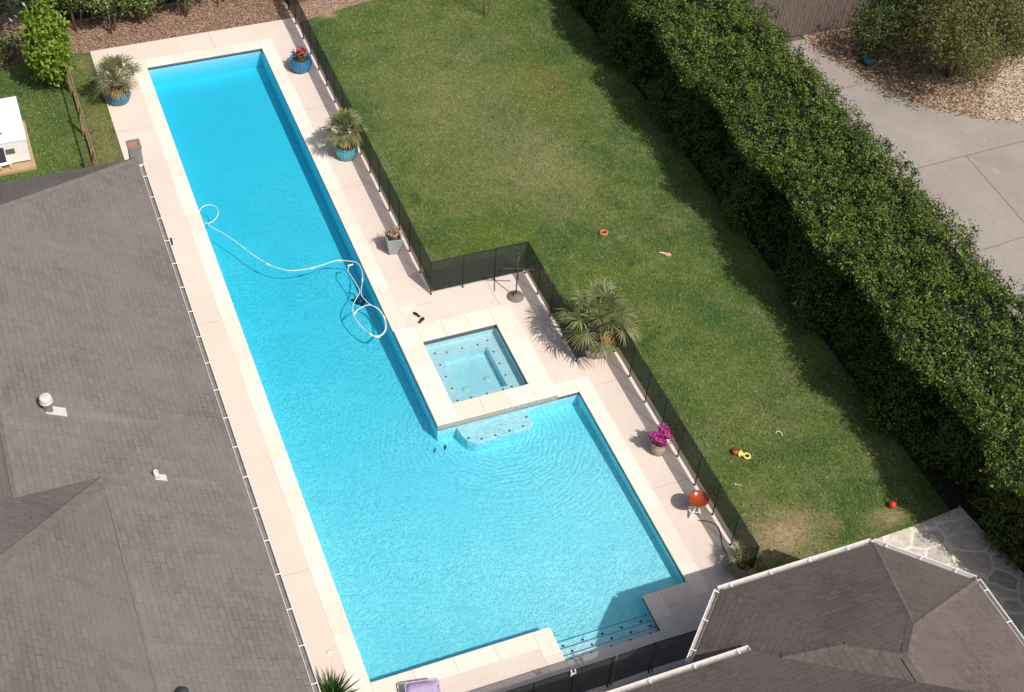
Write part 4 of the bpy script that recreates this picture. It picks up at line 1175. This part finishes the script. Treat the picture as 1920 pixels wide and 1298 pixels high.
for i in range(4):
    a = TAU * i / 4 + .4; c, s_ = math.cos(a), math.sin(a)
    m.tube([(c * .20, s_ * .20, .012), (c * .23, s_ * .23, .05), (c * .17, s_ * .17, .10), (c * .08, s_ * .08, .2), (c * .06, s_ * .06, .32), (c * .14, s_ * .14, .42), (c * .10, s_ * .10, .45)], .022, 8)
    m.tube([(c * .20, s_ * .20, .012), (c * .14, s_ * .14, .015), (c * .12, s_ * .12, .05), (c * .15, s_ * .15, .07)], .018, 8)
m.tube([(.10 * math.cos(TAU * i / 16), .10 * math.sin(TAU * i / 16), .16) for i in range(16)], .011, 6, close=True)
m.build('stand', M['white'], t)
# flip flops
for (x, y, rz, lb) in ((4.745, 10.70, .5, 'dark green flip flop lying nearer the skimmer lid'), (4.80, 10.45, -.9, 'dark green flip flop lying nearer the hot tub')):
    t = thing('flip_flop', lb, 'sandal', (x, y, DZ), rz, 'pair of flip flops by the hot tub')
    m = MB(); m.prism([(-.04, -.13), (.035, -.13), (.045, -.02), (.055, .08), (.03, .13), (-.02, .135), (-.05, .08), (-.038, -.02)], 0, .022); m.build('sole', M['rubber'], t, bevel=.006)
    m = MB(); m.tube([(-.045, .0, .02), (-.02, .05, .05), (.0, .095, .024), (.025, .05, .05), (.05, .0, .02)], .008, 6); m.build('strap', M['rubber'], t)
# floating leaf
m = MB(); m.add([(3.84, 5.86, WZ + .006), (3.93, 5.93, WZ + .016), (3.97, 6.06, WZ + .006), (3.87, 6.0, WZ + .014)], [(0, 1, 2, 3)])
lf = m.build('leaf', M['leafbrown']); md = lf.modifiers.new('solid', 'SOLIDIFY'); md.thickness = .006
tag(lf, 'single dark leaf floating by the corner of the hot tub', 'leaf')
# cleaning hose floating on the water, with its cleaner on the floor below
def smooth(pts, z, k=5):
    P = [Vector((x, y, z)) for x, y in pts]; out = []
    for i in range(len(P) - 1):
        p0, p1, p2, p3 = P[max(i - 1, 0)], P[i], P[i + 1], P[min(i + 2, len(P) - 1)]
        for j in range(k):
            u = j / k
            out.append(.5 * ((2 * p1) + (p2 - p0) * u + (2 * p0 - 5 * p1 + 4 * p2 - p3) * u * u + (3 * p1 - p0 - 3 * p2 + p3) * u ** 3))
    out.append(P[-1]); return out
H1 = [(0.03, 16.78), (0.03, 16.96), (0.16, 17.15), (0.35, 17.19), (0.51, 17.09), (0.57, 16.86), (0.5, 16.63), (0.33, 16.43), (0.14, 16.37), (0.06, 16.44)]
H2 = [(0.12, 16.36), (0.25, 16.1), (0.51, 15.72), (0.82, 15.15), (1.13, 14.52), (1.43, 14.04), (1.88, 13.65), (2.45, 13.54), (2.86, 13.57), (3.27, 13.63), (3.64, 13.51), (3.83, 13.36), (3.87, 13.1), (3.82, 12.81), (3.72, 12.51), (3.56, 12.1), (3.59, 11.81), (3.68, 11.58), (3.82, 11.38), (3.88, 11.06), (3.86, 10.74), (3.75, 10.45), (3.54, 10.31), (3.34, 10.4), (3.19, 10.76), (3.11, 11.11), (3.13, 11.33), (3.34, 11.51), (3.63, 11.57), (3.80, 11.36), (3.86, 11.02), (3.83, 10.72), (3.71, 10.42), (3.49, 10.31), (3.31, 10.47), (3.16, 10.83), (3.1, 11.23), (3.14, 11.55), (3.29, 11.84), (3.47, 12.06), (3.55, 12.21), (3.55, 12.44), (3.51, 12.81), (3.48, 13.1), (3.57, 13.29), (3.66, 13.33)]
t = thing('pool_hose', 'long white floating cleaner hose looping across the lap lane', 'hose', (2, 13, WZ))
m = MB(); m.tube([p - Vector((2, 13, WZ)) for p in smooth(H1[::-1], WZ + .012)], .0125, 7); m.build('hose', M['hose'], t)
m = MB()
hp = smooth(H2, WZ + .012)
for i, p in enumerate(hp): p.z += .012 * math.sin(i * .21) + (.02 if 130 < i < 175 else 0)
m.tube([p - Vector((2, 13, WZ)) for p in hp], .0125, 7); m.build('hose', M['hose'], t)
for i in (24, 36, 46, 68, 96, 112, 132, 170, 222):
    a, b_ = hp[i], hp[i + 2]; d = (b_ - a).normalized()
    m = MB(); m.tube([a - d * .09 - Vector((2, 13, WZ)), a + d * .09 - Vector((2, 13, WZ))], .023, 10); m.build('float', M['white'], t)
t = thing('pool_cleaner', 'small dark pool cleaner sitting on the lane floor under the hose loops', 'pool cleaner', (3.62, 12.5, -.80), .6)
m = MB(); m.lathe([(.10, .0), (.17, .02), (.18, .05), (.12, .11), (.05, .15), (.03, .2), (0, .2)], 20); m.build('body', M['cleaner'], t)
m = MB(); m.tube([(0, 0, .18), (.06, .05, .35), (.02, .1, .5), (-.06, -.02, .66)], .02, 8); m.build('hose_stub', M['cleaner'], t)
m = MB()
for a in (0, 2.1, 4.2): m.lathe([(.05, 0), (.05, .03), (0, .03)], 10, (math.cos(a) * .2, math.sin(a) * .2, 0))
m.build('wheels', M['cleaner'], t)
# brown garden hose by the fence
RH = [(9.03, 1.62), (9.22, 1.54), (9.40, 1.34), (9.38, 1.08), (9.29, 0.86), (9.23, 0.54), (9.23, 0.21), (9.26, 0.0)]
m = MB(); m.tube(smooth(RH, .006), .013, 7); tag(m.build('garden_hose', M['redhose']), 'thin dark red garden hose running from the orange bowl to the small palm', 'hose')
# lilac lounger at the near edge
t = thing('sun_lounger', 'low lounger with a lilac fabric sling at the near edge of the deck', 'lounger', (1.02, -.52, DZ), -.17)
m = MB()
m.tube([(-.36, -1.35, .30), (-.37, -.06, .36), (-.34, -.01, .365), (-.28, .0, .365), (.28, .0, .365), (.34, -.01, .365), (.37, -.06, .36), (.36, -1.35, .30)], .018, 8)
m.build('frame', M['purple'], t)
m = MB()
vs = []; fs = []
for i in range(9):
    for j in range(7):
        y = -1.33 + 1.30 * i / 8; x = -.335 + .67 * j / 6
        vs.append((x, y, .302 + .058 * i / 8 - .03 * math.sin(math.pi * j / 6) * math.sin(math.pi * (i + .5) / 9)))
for i in range(8):
    for j in range(6): fs.append((i * 7 + j, i * 7 + j + 1, (i + 1) * 7 + j + 1, (i + 1) * 7 + j))
m.add(vs, fs, True); so_ = m.build('sling', M['purple'], t); md = so_.modifiers.new('solid', 'SOLIDIFY'); md.thickness = .006
for x in (-.36, .36):
    for y in (-.15, -1.2):
        m = MB(); m.tube([(x, y, .0), (x, y, .34)], .016, 8); m.build('leg', M['purple'], t)
# white rail sockets by the steps
for (x, lb) in ((4.58, 'short white bent rail bracket left of its twin by the entry steps'), (4.70, 'short white bent rail bracket right of its twin by the entry steps')):
    m = MB(); m.tube([(x, -1.02, .0), (x, -1.04, .10), (x + .02, -1.14, .13), (x + .03, -1.26, .11), (x + .03, -1.29, .0)], .016, 8)
    tag(m.build('rail_bracket', M['white']), lb, 'bracket', 'rail brackets by the steps')

# ------------------------------------------------------------------ toys on the lawn
LZ = -.02
m = MB(); m.tube([(11.2 + .11 * math.cos(TAU * i / 14), 12.24 + .10 * math.sin(TAU * i / 14), LZ + .035) for i in range(14)], .035, 8, close=True)
tag(m.build('toy_ring', plain('coral_plastic', (.62, .16, .08), .4, .2)), 'small coral ring toy lying in the middle of the lawn', 'toy')
t = thing('toy_shovel', 'cream and orange toy shovel lying on the lawn between the ring toy and the hedge', 'toy', (12.55, 10.80, LZ), -.5)
m = MB(); m.tube([(-.18, .03, .03), (-.05, .05, .03), (.02, .02, .03)], .022, 8); m.build('handle', M['cream'], t)
m = MB(); m.prism([(.0, -.05), (.14, -.07), (.2, 0), (.14, .07), (.0, .05)], .015, .05); m.build('blade', plain('peach_plastic', (.68, .34, .20), .45, .1), t, bevel=.008)
t = thing('toy_figure', 'orange and yellow plastic toy with a round loop, on the grass beyond the magenta flowers', 'toy', (11.05, 3.2, LZ), -.75)
m = MB(); m.lathe([(.06, 0), (.10, .03), (.10, .07), (.05, .11), (0, .115)], 16, (-.14, .0, 0)); m.build('head', M['orange'], t)
m = MB(); m.bar((-.06, 0, .04), (.08, 0, .04), .10, .06); m.bar((.0, -.10, .04), (.0, .10, .04), .06, .05); m.build('body', M['yellow'], t, bevel=.012)
m = MB(); m.tube([(.18 + .085 * math.cos(TAU * i / 14), .085 * math.sin(TAU * i / 14), .035) for i in range(14)], .026, 8, close=True); m.build('loop', M['yellow'], t)
m = MB(); m.lathe([(0, 0), (.05, .012), (.09, .05), (.10, .095), (.09, .14), (.05, .178), (0, .19)], 20, (13.92, .40, LZ))
tag(m.build('ball', M['red']), 'small bright red ball at the edge of the hedge shadow', 'ball')
m = MB(); m.tube([(12.28, 3.52, LZ + .03), (12.36, 3.58, LZ + .03), (12.44, 3.5, LZ + .03), (12.41, 3.38, LZ + .03)], .012, 6)
tag(m.build('toy_piece', M['cream']), 'curved white toy piece on the grass near the hedge shadow', 'toy')
m = MB(); m.tube([(10.36, 2.42, LZ + .03), (10.46, 2.34, LZ + .035), (10.6, 2.25, LZ + .03)], .009, 6); m.tube([(10.43, 2.30, LZ + .03), (10.5, 2.40, LZ + .03)], .008, 6)
tag(m.build('toy_stick', plain('pale_green_plastic', (.50, .58, .48), .5, .08)), 'pale thin stick toy on the grass beside the black fence', 'toy')

# ------------------------------------------------------------------ white generator in the side yard
t = thing('generator', 'white metal generator cabinet on a concrete pad in the side lawn', 'generator', (-4.29, 20.66, -.03))
m = MB(); m.box(-1.2, .10, -.34, 2.10, .0, .10); m.build('pad', M['sand'], t, bevel=.01)
m = MB(); m.box(-1.08, -.02, .02, 2.2, .101, .14); m.m = 0; m.build('skid', M['vent_dark'], t)
m = MB(); m.box(-1.1, 0, 0, 2.22, .141, .92); m.build('cabinet', M['white'], t, bevel=.015)
m = MB(); m.box(-1.13, .02, -.02, 2.25, .921, .955); m.build('lid', M['white'], t, bevel=.012)
for x, y in ((-.62, 1.5), (-.68, .45)):
    m = MB(); m.lathe([(.05, 0), (.05, .02), (.03, .03), (0, .03)], 14, (x, y, .955)); m.build('cap', M['pier'], t)
m = MB(); m.box(-.66, -.40, -.012, -.001, .50, .68); m.build('vent', M['vent_dark'], t)
m = MB()
for i in range(5): m.bar((-.66, -.016, .515 + i * .036), (-.40, -.016, .515 + i * .036), .01, .008)
m.build('louvre', M['pier'], t)
m = MB(); m.box(-1.0, -.70, -.012, -.001, .2, .78); m.build('panel', M['vent_dark'], t)
m = MB(); m.tube([(-1.3, -.26, .34), (-.55, -.22, .34)], .05, 12); m.tube([(-.62, -.22, .34), (-.62, -.22, .10)], .02, 8); m.tube([(-.9, -.24, .34), (-.9, -.24, .10)], .02, 8); m.build('pipe', M['white'], t)

# loose litter that has blown onto the drive and the mulch
def scatter(name, label, cat, n, fn, ln, wd, mat, z):
    p = np.array([fn() for _ in range(n)]); c = np.concatenate([p, np.full((n, 1), z)], 1)
    c[:, 2] += rng.random(n) * .02
    q = leaf_quads(c, np.tile((0, 0, 1.), (n, 1)), rng.uniform(.6, 1.3, n) * ln, rng.uniform(.6, 1.3, n) * wd, .35)
    o = np_mesh(name, q, 4, mat, None, {'rnd': rng.random(n)}); return tag(o, label, cat, kind='stuff')
def f1():
    while True:
        x, y = rng.uniform(21, 30), rng.uniform(12.5, 20)
        e = np.interp(y, [13, 13.6, 14.4, 15.3, 16.25, 17.25, 18.3, 19.6], [27.2, 25.9, 24.7, 24, 23.5, 23, 22.6, 22.4])
        if x > e - abs(rng.normal(0, .22)): return x, y
scatter('leaf_litter', 'fallen leaves over the bed beside the drive', 'leaves', 5200, f1, .09, .04, mat_leaf('fallen_leaves', [(.1, (.10, .055, .03)), (.5, (.26, .17, .10)), (.9, (.52, .41, .28))], .2, .7, .1), -.02)
scatter('bark_chips', 'bark chips over the mulch bed behind the pool', 'bark', 5200, lambda: (rng.uniform(-3.2, 5.3), rng.uniform(26.08, 28.0)), .08, .03, mat_leaf('bark_chips', [(.1, (.10, .05, .032)), (.5, (.30, .18, .12)), (.9, (.55, .40, .30))], .2, .8, .05), -.03)
scatter('hedge_litter', 'pale fallen leaves under the lawn side of the hedge', 'leaves', 420, lambda: (rng.normal(14.9, .45), rng.uniform(-1, 26)), .05, .03, mat_leaf('pale_leaves', [(.1, (.30, .30, .26)), (.9, (.62, .60, .55))], .2, .7, .1), .01)
